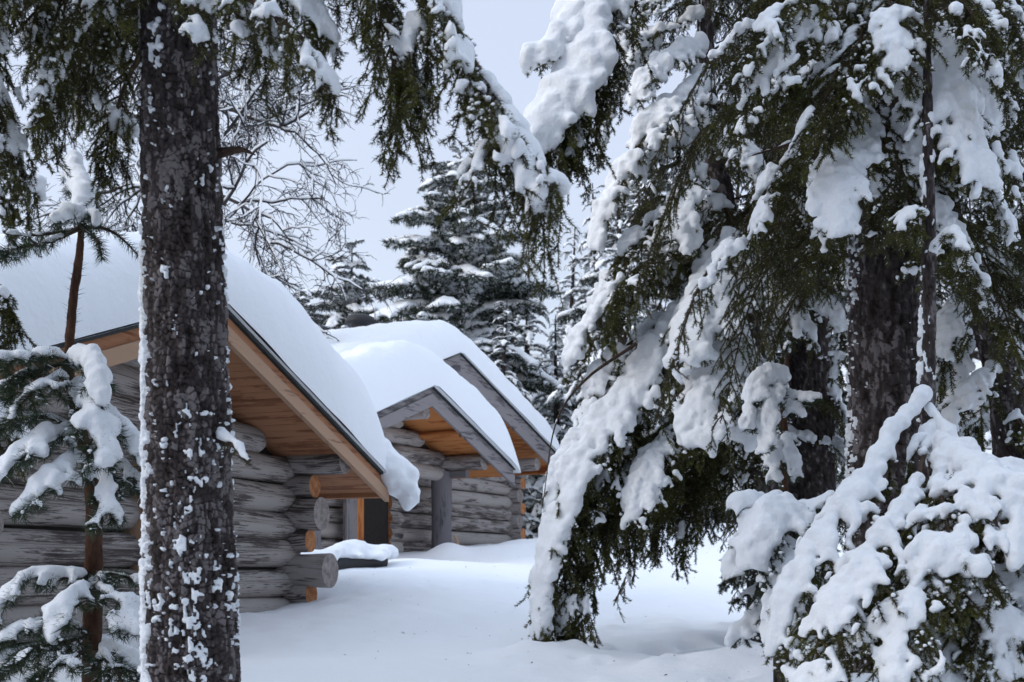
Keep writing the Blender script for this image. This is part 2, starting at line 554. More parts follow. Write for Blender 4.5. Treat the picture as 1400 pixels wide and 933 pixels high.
def fused(V, F, voxel, smooth=4, mat=None, name='snow_load', lumps=0):
    me = mk_mesh('tmp', V, F)
    o = link('tmp', me)
    r = o.modifiers.new('r', 'REMESH'); r.mode = 'VOXEL'; r.voxel_size = voxel; r.adaptivity = 0.0
    if smooth:
        s = o.modifiers.new('s', 'SMOOTH'); s.factor = 0.5; s.iterations = smooth
    dg = bpy.context.evaluated_depsgraph_get()
    dg.update()
    out = bpy.data.meshes.new_from_object(o.evaluated_get(dg))
    out.name = name
    bpy.data.objects.remove(o); bpy.data.meshes.remove(me)
    if lumps:
        V = np.empty(len(out.vertices) * 3, np.float32); out.vertices.foreach_get('co', V); V = V.reshape(-1, 3)
        N = np.empty(len(out.vertices) * 3, np.float32); out.vertex_normals.foreach_get('vector', N); N = N.reshape(-1, 3)
        f = lumps
        d = (fbm(V[:, 0] * f, V[:, 1] * f, V[:, 2] * f, 3) - .5) * (.38 / f) + (vnoise(V[:, 0] * f * .35, V[:, 1] * f * .35, V[:, 2] * f * .35) - .5) * (.25 / f)
        V += N * d[:, None].astype(np.float32)
        out.vertices.foreach_set('co', V.ravel()); out.update()
    out.materials.clear(); out.materials.append(mat or M_SNOW)
    out.polygons.foreach_set('use_smooth', np.full(len(out.polygons), True))
    return out


def mesh_arrays(me):
    V = np.empty(len(me.vertices) * 3, np.float32); me.vertices.foreach_get('co', V)
    me.calc_loop_triangles()
    T = np.empty(len(me.loop_triangles) * 3, np.int32); me.loop_triangles.foreach_get('vertices', T)
    return V.reshape(-1, 3).astype(float), T.reshape(-1, 3)


# ------------------------------------------------------------------ cabins
def log_rows(m, x0, x1, y, zs, r, rng, mat=0, capmat=None, taper=True, bulge=True, clip=None):
    """horizontal logs along local x at depth y; clip(z) -> (xa, xb)"""
    for k, z in enumerate(zs):
        a, b = (x0, x1) if clip is None else clip(z)
        if b - a < 0.15: continue
        n = max(8, int((b - a) / 0.12))
        t = np.linspace(0, 1, n)
        rr = r * (1 + 0.07 * (t - 0.5) * (1 if k % 2 else -1)) * (1 + 0.035 * (vnoise(t * 7 + k * 3.1, k * 1.7) - 0.5) * 2)
        if bulge:
            e_ = np.minimum(t, 1 - t) * (b - a)
            rr = rr * (0.55 + 0.45 * np.sqrt(np.clip(e_ / 0.14, 0.02, 1)))
        P = np.stack([a + (b - a) * t, y + 0.012 * np.sin(t * 5 + k), z + 0.014 * np.sin(t * 4 + 2.1 * k)], -1)
        m.tube(P, rr, 20, mat, True, capmat, gid=rng.uniform(0, 9))


def slope_slab(m, x0, z0, x1, z1, y0, y1, t0, t1, mat=0, axis=1, gid=0.0):
    """slab between two (x, z) roof points, from t0 to t1 below the roof line"""
    V = [[x, y, z - t] for t in (t1, t0) for y in (y0, y1) for x, z in ((x0, z0), (x1, z1))]
    m.hexa(V, mat, gid, axis)


def loaf(name, parent, half, y0, y1, zroof, T, mat, wf=0.9, we=0.55, seed=0.0, nu=170, nv=120, drop=0.06):
    """a roof's snow: a closed sheet, round at the gable edge and at the eaves"""
    tu = np.linspace(-1, 1, nu); u = np.sign(tu) * (1 - (1 - np.abs(tu)) ** 1.9) * half
    tv = np.linspace(0, 1, nv); v = y0 + (y1 - y0) * tv ** 2.0
    UU, VV = np.meshgrid(u, v, indexing='ij')
    de = np.clip((half - np.abs(UU)) / we, 0, 1); df = np.clip((VV - y0) / wf, 0, 1); db = np.clip((y1 - VV) / 0.6, 0, 1)
    cap = lambda q: np.sqrt(np.clip(1 - (1 - q) ** 2, 0, 1))
    g = cap(de) * cap(df) * cap(db)
    n = (fbm(UU * 0.8 + seed, VV * 0.8, seed, 3) - 0.5)
    n2 = (fbm(UU * 2.4 + seed, VV * 2.4, seed + 4, 3) - 0.5)
    th = (T(UU) if callable(T) else T) * (1 + 0.22 * n + 0.15 * n2 + 0.05 * (fbm(UU * 7 + seed, VV * 7, seed, 2) - .5))
    zr = zroof(UU)
    zs = zroof(np.sqrt(UU ** 2 + 0.35)) + 0.08
    top = zr + 0.01 + np.maximum(th * g + (zs - zr) * g, 0.0)
    edge = 1 - cap(de)
    top = top - edge * drop
    # the mass leans out over the edges half-way up
    bx = np.sign(UU) * 0.05 * (fbm(VV * 1.5 + seed, UU * 0.3, 2.0, 2))
    m = MB()
    G = np.stack([UU + bx, VV + 0.05 * (fbm(UU * 1.3 + seed, VV, 7.0, 2) - .5), top], -1)
    B = np.stack([UU, VV, zr + 0.006 - edge * drop], -1)
    m.sheet(G); m.sheet(B[:, ::-1].copy())
    return m.build(name, mat, parent)


def cabin_gable(root, half_w, half_r, slope, z_apex, o, y_back, rows, r_log, z_cut, fascia_mats, soffit_mat, roof_y1, thick=0.20, felt=0.03, wall_name='log_wall', log_mat=None, rng=None, fw=0.26):
    """gable wall at local y = 0 (outside is -y), roof from y = -o to roof_y1; returns the roof part"""
    lm = log_mat or M_LOG
    zr = lambda x: z_apex - slope * np.abs(x)
    m = MB()

    def clip(z):
        xm = (z_apex - thick - 0.06 - z) / slope
        h = min(half_w, xm)
        return (-h, h)
    log_rows(m, 0, 0, 0.0, rows, r_log, rng, 0, 1, clip=clip)
    # chinking core behind the logs, so no daylight shows between them
    zt = z_apex - thick - 0.05
    zb = rows[0] - 0.3
    pr = [(-half_w + .04, zb), (half_w - .04, zb), (half_w - .04, zr(half_w) - thick - .05), (0, zt), (-half_w + .04, zr(half_w) - thick - .05)]
    F = [[x, y, z] for y in (0.02, 0.12) for x, z in pr]
    m.add(F, Q=np.array([[0, 1, 2, 4], [9, 7, 6, 5]]), T=np.array([[2, 3, 4], [7, 9, 8]]), mat=2)
    # side walls
    for s in (-1, 1):
        for k, z in enumerate(rows):
            z2 = z + (rows[1] - rows[0]) * 0.5
            if z2 > zr(half_w) - thick - 0.1: continue
            t = np.linspace(0, 1, 24)
            P = np.stack([np.full(24, s * (half_w - r_log * 0.55)), 0.05 + t * y_back, z2 + 0.01 * np.sin(t * 9 + k)], -1)
            m.tube(P, r_log * (1 + 0.05 * np.sin(t * 4 + k)), 14, 0, True, 1, gid=rng.uniform(0, 9))
    m.build(wall_name, [lm, M_ENDG, M_DARK], root)
    # roof: two slabs with felt on top
    m = MB()
    for s in (-1, 1):
        for q0, q1 in ((felt, thick),):
            slope_slab(m, 0, z_apex, s * half_r, zr(half_r), -o + 0.03, roof_y1, q0, q1, 0, 1)
    rf = m.build('roof', [soffit_mat], root, smooth=False)
    m = MB()
    for s in (-1, 1):
        slope_slab(m, 0, z_apex + .004, s * (half_r + .04), z_apex + .004 - slope * (half_r + .04), -o - 0.035, roof_y1 + .02, 0.0, felt, 0, 1)
    m.build('roof_felt', M_FELT, rf, smooth=False)
    # soffit boards
    m = MB()
    nb = int(half_r / 0.12)
    for s in (-1, 1):
        for k in range(nb):
            xa, xb = s * half_r * (k + 0.03) / nb, s * half_r * (k + 0.97) / nb
            if abs(xb) < 0.1: continue
            slope_slab(m, xa, zr(xa), xb, zr(xb), -o + 0.035, 0.25, thick + .002, thick + 0.022, 0, 1, gid=rng.uniform(0, 9))
    m.build('soffit', soffit_mat, rf, smooth=False)
    # barge boards: an upper strip and a lower one standing proud of it
    for s in (-1, 1):
        m = MB()
        slope_slab(m, s * 0.0, z_apex, s * half_r, zr(half_r), -o - 0.0, -o + 0.028, felt + .002, felt + fw * 0.5, 0, 0, gid=rng.uniform(0, 9))
        slope_slab(m, s * 0.0, z_apex, s * (half_r + .02), zr(half_r + .02), -o - 0.024, -o + 0.026, felt + fw * 0.42, felt + fw, 1, 0, gid=rng.uniform(0, 9))
        m.build('barge_board', fascia_mats, rf, smooth=False)
        m = MB()
        slope_slab(m, s * (half_r - 0.03), zr(half_r - .03), s * half_r, zr(half_r), -o + 0.03, roof_y1, felt + .004, felt + fw * 0.85, 0, 1, gid=rng.uniform(0, 9))
        m.build('eaves_board', soffit_mat, rf, smooth=False)
    return rf


def corner_log(root, x, z, r, y0, y1, endm, rng, name='corner_log', mat=None, wob=0.0):
    m = MB()
    n = 12
    t = np.linspace(0, 1, n)
    P = np.stack([x + wob * np.sin(t * 3), y0 + (y1 - y0) * t, z + 0 * t], -1)
    rr = r * (1 + 0.03 * np.sin(t * 6 + z * 9))
    m.tube(P, rr, 24, 0, True, 1, gid=rng.uniform(0, 9))
    return m.build(name, [mat or M_LOG, endm], root)


R3 = np.random.default_rng(3)
# --- the near cabin -------------------------------------------------------
d1 = np.array([550.0, 1600.0]); d1 /= np.linalg.norm(d1)
c1 = np.array([-2.344, 12.5]) - 2.6 * d1
ang1 = math.atan2(d1[1], d1[0])
cab1 = thing('log_cabin', 'near grey log cabin behind the big trunk, tan barge boards, thick snow on its roof', 'cabin', (c1[0], c1[1], 0), ang1)
za1, sl1 = EYE + 2.27, 0.367
rows1 = [EYE + z for z in (-1.2, -0.95, -0.67, -0.38, -0.09, 0.205, 0.50, 0.79, 1.07, 1.35, 1.62, 1.88)]
rf1 = cabin_gable(cab1, 2.6, 3.3, sl1, za1, 0.77, 7.5, rows1, 0.147, 0, [M_BROWN, M_TAN], M_BROWN, 8.2, rng=R3, thick=0.15, fw=0.225)
loaf('roof_snow', rf1, 3.42, -0.84, 8.6, lambda x: za1 - sl1 * np.abs(x), lambda x: 0.72 + .38 * sstep(-.2, 1.3, x), M_SNOWR, wf=.55, we=0.42, seed=1.3)
for z, r, y0, em in ((0.92, 0.125, -0.34, M_ENDO), (0.63, 0.17, -0.42, M_ENDG), (0.35, 0.125, -0.29, M_ENDO), (0.035, 0.178, -0.52, M_ENDG), (-0.21, 0.125, -0.30, M_ENDO), (-0.48, 0.16, -0.38, M_ENDG)):
    corner_log(cab1, 2.6 - .13, EYE + z, r, y0, 0.3, em, R3)
    corner_log(cab1, -2.6 + .13, EYE + z, r, y0 - 0.05, 0.3, em, R3)
for s in (-1, 1):
    corner_log(cab1, s * 2.45, EYE + 1.16, 0.125, -0.70, 0.3, M_ENDG, R3, 'roof_plate')
corner_log(cab1, 0.0, za1 - 0.36, 0.13, -0.70, 0.3, M_ENDG, R3, 'ridge_beam')
# log ends of the inner partition that cross the gable
for k, z in enumerate((0.62, 0.35, 0.06, -0.21, -0.48)):
    corner_log(cab1, -2.10, EYE + z, 0.12 if k % 2 else 0.14, -0.30 - 0.06 * (k % 2), 0.2, M_ENDG, R3)
# window
m = MB()
wx0, wx1, wz0, wz1 = -0.10, 0.92, EYE + 0.27, EYE + 0.98
for a, b, c, dd in ((wx0 - .09, wx1 + .09, wz0 - .1, wz0), (wx0 - .09, wx1 + .09, wz1, wz1 + .1), (wx0 - .09, wx0, wz0, wz1), (wx1, wx1 + .09, wz0, wz1), (0.38, 0.44, wz0, wz1)):
    m.box((a, -0.205, c), (b, 0.06, dd), 0, gid=R3.uniform(0, 9), axis=0 if b - a > dd - c else 2)
win = m.build('window', [M_TAN], cab1, smooth=False)
m = MB(); m.box((wx0 + .002, -0.165, wz0 + .002), (wx1 - .002, -0.15, wz1 - .002)); m.build('pane', M_GLASS, win, smooth=False)
m = MB()
for k in range(6):
    m.box((wx0 - .05 + k * .172, -0.19, wz0 - .52), (wx0 - .05 + k * .172 + .16, 0.0, wz0 - .102), 0, gid=R3.uniform(0, 9), axis=2)
m.build('lower_panel', M_TAN, win, smooth=False)
# gutter end and the clump of snow that hangs from the eaves
m = MB()
ge = za1 - sl1 * 3.36
m.box((3.345, -1.02, ge - 0.13), (3.46, 7.5, ge - 0.035))
m.build('gutter', M_GUTTER, rf1, smooth=False)
C, R = [], []
for k in range(46):
    t = R3.uniform(0, 1)
    C.append((3.40 + R3.normal(0, .06), -0.60 - 0.42 * t + R3.normal(0, .04), ge + 0.16 - 0.26 * t + R3.normal(0, .06))); R.append(R3.uniform(.06, .12))
C += [(3.42, -1.02, ge - .24), (3.40, -0.98, ge - .29), (3.42, -0.94, ge - .22), (3.42, -1.08, ge - .10), (3.42, -1.11, ge - .19), (3.42, -1.12, ge - .25)]; R += [.08, .065, .07, .05, .035, .028]
for k in range(40):
    t = R3.uniform(0, 1)
    C.append((3.30 + .10 * t + R3.normal(0, .03), -0.45 - 0.45 * t, ge + 0.42 - 0.36 * t + R3.normal(0, .05))); R.append(R3.uniform(.12, .19))
V, F = spheres_arrays(C, R, 0.9)
link('hanging_snow', fused(V, F, 0.025, 5, M_SNOWR, lumps=7), rf1)

# --- the far cabin with its porch ----------------------------------------
d2 = np.array([840.0, 1600.0]); d2 /= np.linalg.norm(d2)
n2 = np.array([d2[1], -d2[0]])
ang2 = math.atan2(d2[1], d2[0])


def dn(u, n): return u * d2 + n * n2


o3 = dn(20.57, -12.9)
cab2 = thing('log_cabin', 'farther log cabin with grey barge boards and a gabled porch, snow thick on both roofs', 'cabin', (o3[0], o3[1], 0), ang2)
za3, sl3 = EYE + 4.5, 0.36
rows3 = [EYE + 0.20 + 0.295 * k for k in range(-2, 14)]
rf3 = cabin_gable(cab2, 3.95, 4.75, sl3, za3, 0.9, 8.5, rows3, 0.150, 0, [M_PLANK, M_PLANK], M_ORANGE, 9.5, rng=R3, thick=0.2, fw=0.42)
loaf('roof_snow', rf3, 4.86, -0.98, 9.8, lambda x: za3 - sl3 * np.abs(x), 0.80, M_SNOWR, wf=.6, we=0.7, seed=5.1)
for k in range(7):
    z = EYE + 0.35 + 0.295 * k
    corner_log(cab2, 3.8, z, 0.165 if k % 2 else 0.135, -0.40 + 0.08 * (k % 2), 0.3, M_ENDG if k % 2 else M_ENDO, R3)
corner_log(cab2, 3.75, EYE + 2.55, 0.15, -0.8, 0.3, M_ENDG, R3, 'roof_plate')
# doorway in the gable: solid box whose near-black colour paints the opening's shade, orange frame, and the cut log ends beside it (local x = u - 20.57)
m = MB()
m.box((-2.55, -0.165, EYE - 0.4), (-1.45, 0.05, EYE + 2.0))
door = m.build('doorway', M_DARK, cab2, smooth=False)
m = MB()
m.box((-2.86, -0.30, EYE - 0.4), (-2.52, 0.0, EYE + 2.1), 0, 1.0, 2)
m.box((-2.52, -0.26, EYE + 2.0), (-1.45, 0.0, EYE + 2.14), 0, 3.0, 0)
m.build('door_frame', M_ORANGE, door, smooth=False)
for k in range(8):
    m = MB(); z = rows3[k]
    t = np.linspace(0, 1, 8)
    m.tube(np.stack([-1.50 + 0.4 * t, np.full(8, -0.10), np.full(8, z)], -1), 0.162, 20, 0, True, 1, gid=R3.uniform(0, 9))
    m.build('cut_log', [M_LOG, M_ENDO], cab2)
m = MB(); m.box((-3.22, -0.42, EYE + 0.22), (-2.90, -0.34, EYE + 2.1), 0, 2.0, 2); m.build('upright_plank', M_PLANK, cab2, smooth=False)
# porch: its own gable in front of the wall
px0 = 18.06 - 20.57
pa, ps, ph = EYE + 3.40, 0.383, 3.2
yf = -(-11.13 + 12.9)            # front plane of the porch roof
yw = -(-12.24 + 12.9)            # plane of its log gable
m = MB()
prow = [EYE + 2.02 + 0.29 * k for k in range(6)]
log_rows(m, 0, 0, 0, prow, 0.155, R3, 0, 1, clip=lambda z: (-min(2.25, (pa - .25 - z) / ps), min(2.25, (pa - .25 - z) / ps)))
for arr in m.V: arr[:, 0] += px0; arr[:, 1] += yw
m.add([[px0 - 2.2, yw + .03, EYE + 1.95], [px0 + 2.2, yw + .03, EYE + 1.95], [px0 + 2.2, yw + .03, pa - .22 - ps * 2.2], [px0, yw + .03, pa - .24], [px0 - 2.2, yw + .03, pa - .22 - ps * 2.2]],
      Q=np.array([[0, 1, 2, 4]]), T=np.array([[2, 3, 4]]), mat=2)
m.build('porch_gable', [M_LOG, M_ENDG, M_DARK], cab2)
zp = lambda x: pa - ps * np.abs(x - px0)
m = MB()
for s in (-1, 1): slope_slab(m, px0, pa, px0 + s * ph, pa - ps * ph, yf + .03, 0.6, .03, .17, 0, 1)
pr = m.build('porch_roof', M_ORANGE, cab2, smooth=False)
m = MB()
for s in (-1, 1): slope_slab(m, px0, pa + .004, px0 + s * (ph + .04), pa + .004 - ps * (ph + .04), yf - .04, 0.5, 0, .03, 0, 1)
m.build('roof_felt', M_FELT, pr, smooth=False)
for s in (-1, 1):
    m = MB()
    slope_slab(m, px0, pa, px0 + s * ph, pa - ps * ph, yf, yf + .028, .032, .15, 0, 0, R3.uniform(0, 9))
    slope_slab(m, px0, pa, px0 + s * (ph + .02), pa - ps * (ph + .02), yf - .026, yf + .026, .14, .36, 0, 0, R3.uniform(0, 9))
    m.build('barge_board', M_PLANK, pr, smooth=False)
    corner_log(cab2, px0 + s * 2.20, EYE + 2.22, 0.16, yf + 0.12, 0.2, M_ENDG, R3, 'roof_plate')
    m = MB()
    t = np.linspace(0, 1, 10)
    zg = gz1(*(o3 + (px0 + s * 2.2) * d2)) - 0.8
    m.tube(np.stack([np.full(10, px0 + s * 2.16), np.full(10, yw - 0.02), zg + (EYE + 2.06 - zg) * t], -1), 0.205 * (1 + .03 * np.sin(t * 8)), 20, 0, True, gid=R3.uniform(0, 9))
    m.build('porch_post', M_LOGD, cab2)
    # brace boards under the plate
    m = MB()
    m.box((px0 + s * 2.2 - .06, yw - .6, EYE + 1.93), (px0 + s * 2.2 + .06, -0.2, EYE + 2.055), 0, 2.0, 1)
    m.build('porch_beam', M_LOGD, cab2, smooth=False)
corner_log(cab2, px0, pa - 0.47, 0.12, yf + 0.10, 0.2, M_ENDG, R3, 'ridge_beam')
for x in (-1.2, 1.2):
    corner_log(cab2, px0 + x, zp(px0 + x) - 0.27, 0.07, yf + .10, 0.2, M_ENDO, R3, 'rafter', M_ORANGE)


def loaf_porch():
    o_ = loaf('roof_snow', pr, ph + .12, yf - .12, 2.4, lambda x: pa - ps * np.abs(x), 0.95, M_SNOWR, wf=.5, we=0.6, seed=9.4, nu=130, nv=90)
    V = np.empty(len(o_.data.vertices) * 3, np.float32); o_.data.vertices.foreach_get('co', V); V = V.reshape(-1, 3); V[:, 0] += px0
    o_.data.vertices.foreach_set('co', V.ravel()); o_.data.update()


loaf_porch()
# chimney cap poking out of the ridge snow
ch = U(493, 444, 27.5)
loc = np.array([np.dot(ch[:2] - o3, d2), np.dot(ch[:2] - o3, -n2), ch[2]])
m = MB()
zz = np.array([-2.5, -0.05, 0.0, 0.0, 0.06, 0.16, 0.22, 0.235]); rr = np.array([.22, .22, .22, .36, .37, .32, .18, 0.01])
m.tube(np.stack([np.full(8, loc[0]), np.full(8, loc[1]), loc[2] + zz], -1), rr, 20, 0)
m.build('chimney', M_SOOT, cab2)

# --- the snowed-over roll by the wall, and the leaning stake ---------------
a = U(448, 783, 15.8); b = U(521, 766, 16.6)
for q in (a, b): q[2] = max(q[2], gz1(q[0], q[1]) + .06)
root = thing('log_roll', 'dark round log lying in front of the cabin doorway under a pad of snow', 'log', tuple(a))
m = MB(); t = np.linspace(-0.5, 1, 16)[:, None]
m.tube((b - a) * t, 0.14, 20, 0, True, 1)
m.build('log_body', [M_SOOT, M_DARK], root)
C, R = [], []
for k in range(120):
    t = R3.uniform(-0.35, 1.15); e_ = R3.normal(0, .16)
    C.append((b - a) * t + np.array([0.1 * e_, e_, 0.12 + R3.uniform(0, .13) * (1 - abs(t - .4)) - .2 * abs(e_)])); R.append(R3.uniform(.08, .15))
V, F = spheres_arrays(C, R, .8); link('snow_cap', fused(V, F, .035, 5, M_SNOWR, lumps=5), root)
p0 = U(631, 757, 21.4); p0[2] = gz1(p0[0], p0[1]) - .1; p1 = U(622, 733, 21.8)
st = thing('stake', 'thin pale stake leaning in the snow before the farther cabin wall', 'stake', tuple(p0))
m = MB(); m.tube([[0, 0, 0], list((p1 - p0) * .5), list(p1 - p0)], .022, 6, 0, True); m.build('shaft', M_TAN, st)
# ------------------------------------------------------------------ trunks
def vor(thN, u, v):
    """F1, F2-F1 and id of a jittered grid; u wraps every thN cells"""
    ui, vi = np.floor(u), np.floor(v)
    f1 = np.full(u.shape, 9.0); f2 = np.full(u.shape, 9.0); idv = np.zeros(u.shape)
    for a in (-1, 0, 1):
        for b in (-1, 0, 1):
            ci, cj = ui + a, vi + b
            cm = np.mod(ci, thN)
            x = ci + 0.5 + 0.8 * (_h(cm, cj, 1) - 0.5); y = cj + 0.5 + 0.8 * (_h(cm, cj, 2) - 0.5)
            dd = np.hypot(u - x, v - y)
            nid = _h(cm, cj, 3)
            cl = dd < f1
            f2 = np.where(cl, f1, np.minimum(f2, dd)); idv = np.where(cl, nid, idv); f1 = np.where(cl, dd, f1)
    return f1, f2 - f1, idv


def make_trunk(root, path, radii, nt=150, nz=520, cell=(0.026, 0.042), depth=0.010, seed=0.0, snow=None, mat=None, name='trunk', snow_amp=0.02):
    """path in world coords; scaly bark as real relief; snow(theta_dir x, z, p) -> bias of the snow crust"""
    base = np.array(root.location)
    P = catmull(path, nz) - base
    R = np.interp(np.linspace(0, 1, nz), np.linspace(0, 1, len(radii)), radii)
    T = unit(np.gradient(P, axis=0))
    a = unit(np.cross(T, [0, 1.0, 0])); b = np.cross(T, a)
    th = np.linspace(0, 2 * np.pi, nt, endpoint=False)
    N = a[:, None] * np.cos(th)[None, :, None] + b[:, None] * np.sin(th)[None, :, None]
    L = np.concatenate([[0], np.cumsum(np.linalg.norm(np.diff(P, axis=0), axis=1))])
    nc = max(6, int(round(2 * np.pi * R.mean() / cell[0])))
    uu = np.broadcast_to(th[None] / (2 * np.pi) * nc, (nz, nt)); vv = np.broadcast_to(L[:, None] / cell[1], (nz, nt))
    pos = P[:, None] + N * R[:, None, None]
    wx = (fbm(pos[..., 0] * 14 + seed, pos[..., 1] * 14, pos[..., 2] * 9, 3) - .5)
    wy = (fbm(pos[..., 0] * 14 + seed + 9, pos[..., 1] * 14, pos[..., 2] * 9, 3) - .5)
    f1, e_, idv = vor(nc, uu + wx * 2.2, vv + wy * 2.0 + seed)
    fine = fbm(pos[..., 0] * 55, pos[..., 1] * 55, pos[..., 2] * 30 + seed, 3) - .5
    ridge = np.abs(fbm(pos[..., 0] * 24 + seed, pos[..., 1] * 24, pos[..., 2] * 8, 3) - .5) * 2
    plate = sstep(0.0, 0.2, e_) * (0.55 + 0.45 * idv)
    hgt = depth * (plate * .75 - 0.45 + 1.1 * fine + 0.9 * sstep(0, .35, ridge) - .5)
    big = 0.06 * R[:, None] * (fbm(np.cos(th)[None] * 1.5 + seed, np.sin(th)[None] * 1.5, L[:, None] * 1.1, 3) - .5) * 2
    V = P[:, None] + N * (R[:, None] + hgt + big)[..., None]
    i = np.arange(nz - 1)[:, None] * nt; j = np.arange(nt)[None]; j2 = (j + 1) % nt
    Q = np.stack([i + j, i + j2, i + nt + j2, i + nt + j], -1).reshape(-1, 4)[:, ::-1]
    tr = link(name, mk_mesh(name, V.reshape(-1, 3), Q, [mat or M_BARK], attr=np.stack([plate * (.75 + .25 * idv) + 1.6 * fine - .35 * sstep(.3, 0, ridge), e_, idv], -1).reshape(-1, 3)), root)
    if snow is not None:
        bias = snow(N, pos + base)
        q = 0.82 * fbm(pos[..., 0] * 62 + seed, pos[..., 1] * 62, pos[..., 2] * 44, 2) + 0.18 * fbm(pos[..., 0] * 16 + seed, pos[..., 1] * 16, pos[..., 2] * 12, 2) + 0.35 * (fbm(pos[..., 0] * 5 + seed, pos[..., 1] * 5, pos[..., 2] * 4, 3) - .5) - 0.02 * 0
        q = q + 0.16 * (hgt / depth) * -0.35
        th_ = np.clip((q - 1.0 + bias), -0.05, 0.25)
        off = np.where(th_ > 0, 0.004 + snow_amp * np.sqrt(np.clip(th_ / 0.25, 0, 1)), -0.010)
        # the crust bridges the cracks
        off2 = np.where(th_ > 0, np.maximum(hgt, 0.0) + off, hgt - 0.010)
        W = P[:, None] + N * (R[:, None] + big + off2)[..., None]
        on = (th_ > 0)
        keep = (on | np.roll(on, -1, 1))[:-1] | (on | np.roll(on, -1, 1))[1:]
        Qs = Q[keep.reshape(-1)]
        used = np.unique(Qs); mp = np.zeros(nz * nt, int); mp[used] = np.arange(len(used))
        link('snow_crust', mk_mesh('snow_crust', W.reshape(-1, 3)[used], mp[Qs], [M_SNOW]), root)
    return tr


# ------------------------------------------------------------------ boughs
class Bough: pass


def grow(P, spread, rng, step=0.055, ang=52, droop=0.45, hang=0.0, hanglen=0.22, sub=0.05, r0=0.012, t0=0.08, lift=0.0, up=0.0, one=0, hookup=0.0):
    """shoots of one bough: list of (points, r0, r1, kind, weight). kind 0 axis, 1 secondary, 2 small shoot, 3 hanging"""
    L0 = np.linalg.norm(np.diff(np.asarray(P), axis=0), axis=1).sum()
    n = max(8, int(L0 / 0.03))
    ax = catmull(P, n)
    L = np.linalg.norm(np.diff(ax, axis=0), axis=1).sum()
    S = [(ax, r0, 0.0025, 0, 1.0)]
    T = unit(np.gradient(ax, axis=0))
    hz = np.array([T[:, 1].mean(), -T[:, 0].mean(), 0.0])
    if np.linalg.norm(hz) < 0.05: hz = np.array([1.0, 0, 0])
    hz = unit(hz)
    s = t0 * L
    Z = np.array([0, 0, 1.0])
    while s < L * 0.99:
        t = s / L; i = min(n - 1, int(t * (n - 1)))
        tg = T[i]
        side = np.cross(tg, Z)
        side = unit(side + hz * 0.4)
        upv = unit(Z - tg * tg[2] + 1e-6)
        prof = min(1.0, 0.25 + (t - t0) / 0.3) * (1 - t) ** 0.55 + 0.12
        for sg in (-1, 1):
            if one and sg != one and rng.random() < .6: continue
            l = spread * prof * rng.uniform(0.65, 1.15)
            an = math.radians(ang + rng.uniform(-12, 12))
            d = unit(tg * math.cos(an) + side * sg * math.sin(an) + upv * (up + rng.uniform(-.12, .12)))
            q = np.linspace(0, 1, 7)[:, None]
            C = ax[i] + d * l * q - Z * droop * l * q ** 2 + Z * hookup * l * q ** 3
            S.append((C, 0.0045, 0.0018, 1, 1.0))
            k = sub * rng.uniform(.6, 1.2)
            while k < l:
                f = k / l; p = C[0] + (C[-1] - C[0]) * 0; ii = f * 6; a_ = int(ii); p = C[a_] + (C[min(6, a_ + 1)] - C[a_]) * (ii - a_)
                td = unit(C[min(6, a_ + 1)] - C[max(0, a_ - (a_ == 6))])
                sd = unit(np.cross(td, Z) + 1e-6)
                for s2 in (-1, 1):
                    if rng.random() < .25: continue
                    l2 = max(0.035, min(0.13, 0.38 * l * (1 - .6 * f))) * rng.uniform(.6, 1.2)
                    d2_ = unit(td * .75 + sd * s2 * .8 - Z * rng.uniform(-0.1, 0.75))
                    q2 = np.linspace(0, 1, 4)[:, None]
                    S.append((p + d2_ * l2 * q2 - Z * 0.3 * l2 * q2 ** 2, 0.002, 0.0012, 2, 1.0))
                k += sub
            if rng.random() < hang:
                b0 = C[rng.integers(1, 6)]
                l3 = hanglen * rng.uniform(.4, 1.3)
                d3 = unit(np.array([rng.normal(0, .22), rng.normal(0, .22), -1]))
                q3 = np.linspace(0, 1, 6)[:, None]
                C3 = b0 + d3 * l3 * q3 + np.array([rng.normal(0, .06), rng.normal(0, .06), 0]) * l3 * q3 ** 2
                S.append((C3, 0.0025, 0.0014, 3, 1.0))
                for kk in range(int(l3 / 0.028)):
                    p = C3[rng.integers(1, 6)]
                    d4 = unit(np.array([rng.normal(0, .6), rng.normal(0, .6), -1])); l4 = rng.uniform(.03, .09)
                    S.append((p + d4 * l4 * np.linspace(0, 1, 3)[:, None], 0.0018, 0.001, 3, 1.0))
        s += step * rng.uniform(.75, 1.25)
    return S, L


def needles_of(S, rng, nlen=0.015, width=0.0022, dens=800, axis_from=0.35, spreadang=0.9):
    PP, TT = [], []
    for C, a, b, kind, wgt in S:
        seg = np.linalg.norm(np.diff(C, axis=0), axis=1); l = seg.sum()
        n = int(l * dens * (0.7 if kind == 0 else 1.0))
        if n < 1: continue
        q = rng.uniform(axis_from if kind == 0 else 0.0, 1.0, n)
        x = q * (len(C) - 1); i = np.minimum(x.astype(int), len(C) - 2); f = (x - i)[:, None]
        PP.append(C[i] + (C[i + 1] - C[i]) * f); TT.append(unit(C[i + 1] - C[i]))
    P = np.concatenate(PP); T = np.concatenate(TT); n = len(P)
    r = rng.normal(size=(n, 3)); r = unit(r - (r * T).sum(1, keepdims=True) * T)
    d = unit(T * rng.uniform(.35, .95, (n, 1)) + r * spreadang)
    l = nlen * rng.uniform(.7, 1.2, (n, 1))
    sd = unit(np.cross(d, rng.normal(size=(n, 3))))
    V = np.stack([P - sd * width * .5, P + sd * width * .5, P + d * l], 1).reshape(-1, 3)
    return V, np.arange(3 * n).reshape(-1, 3)


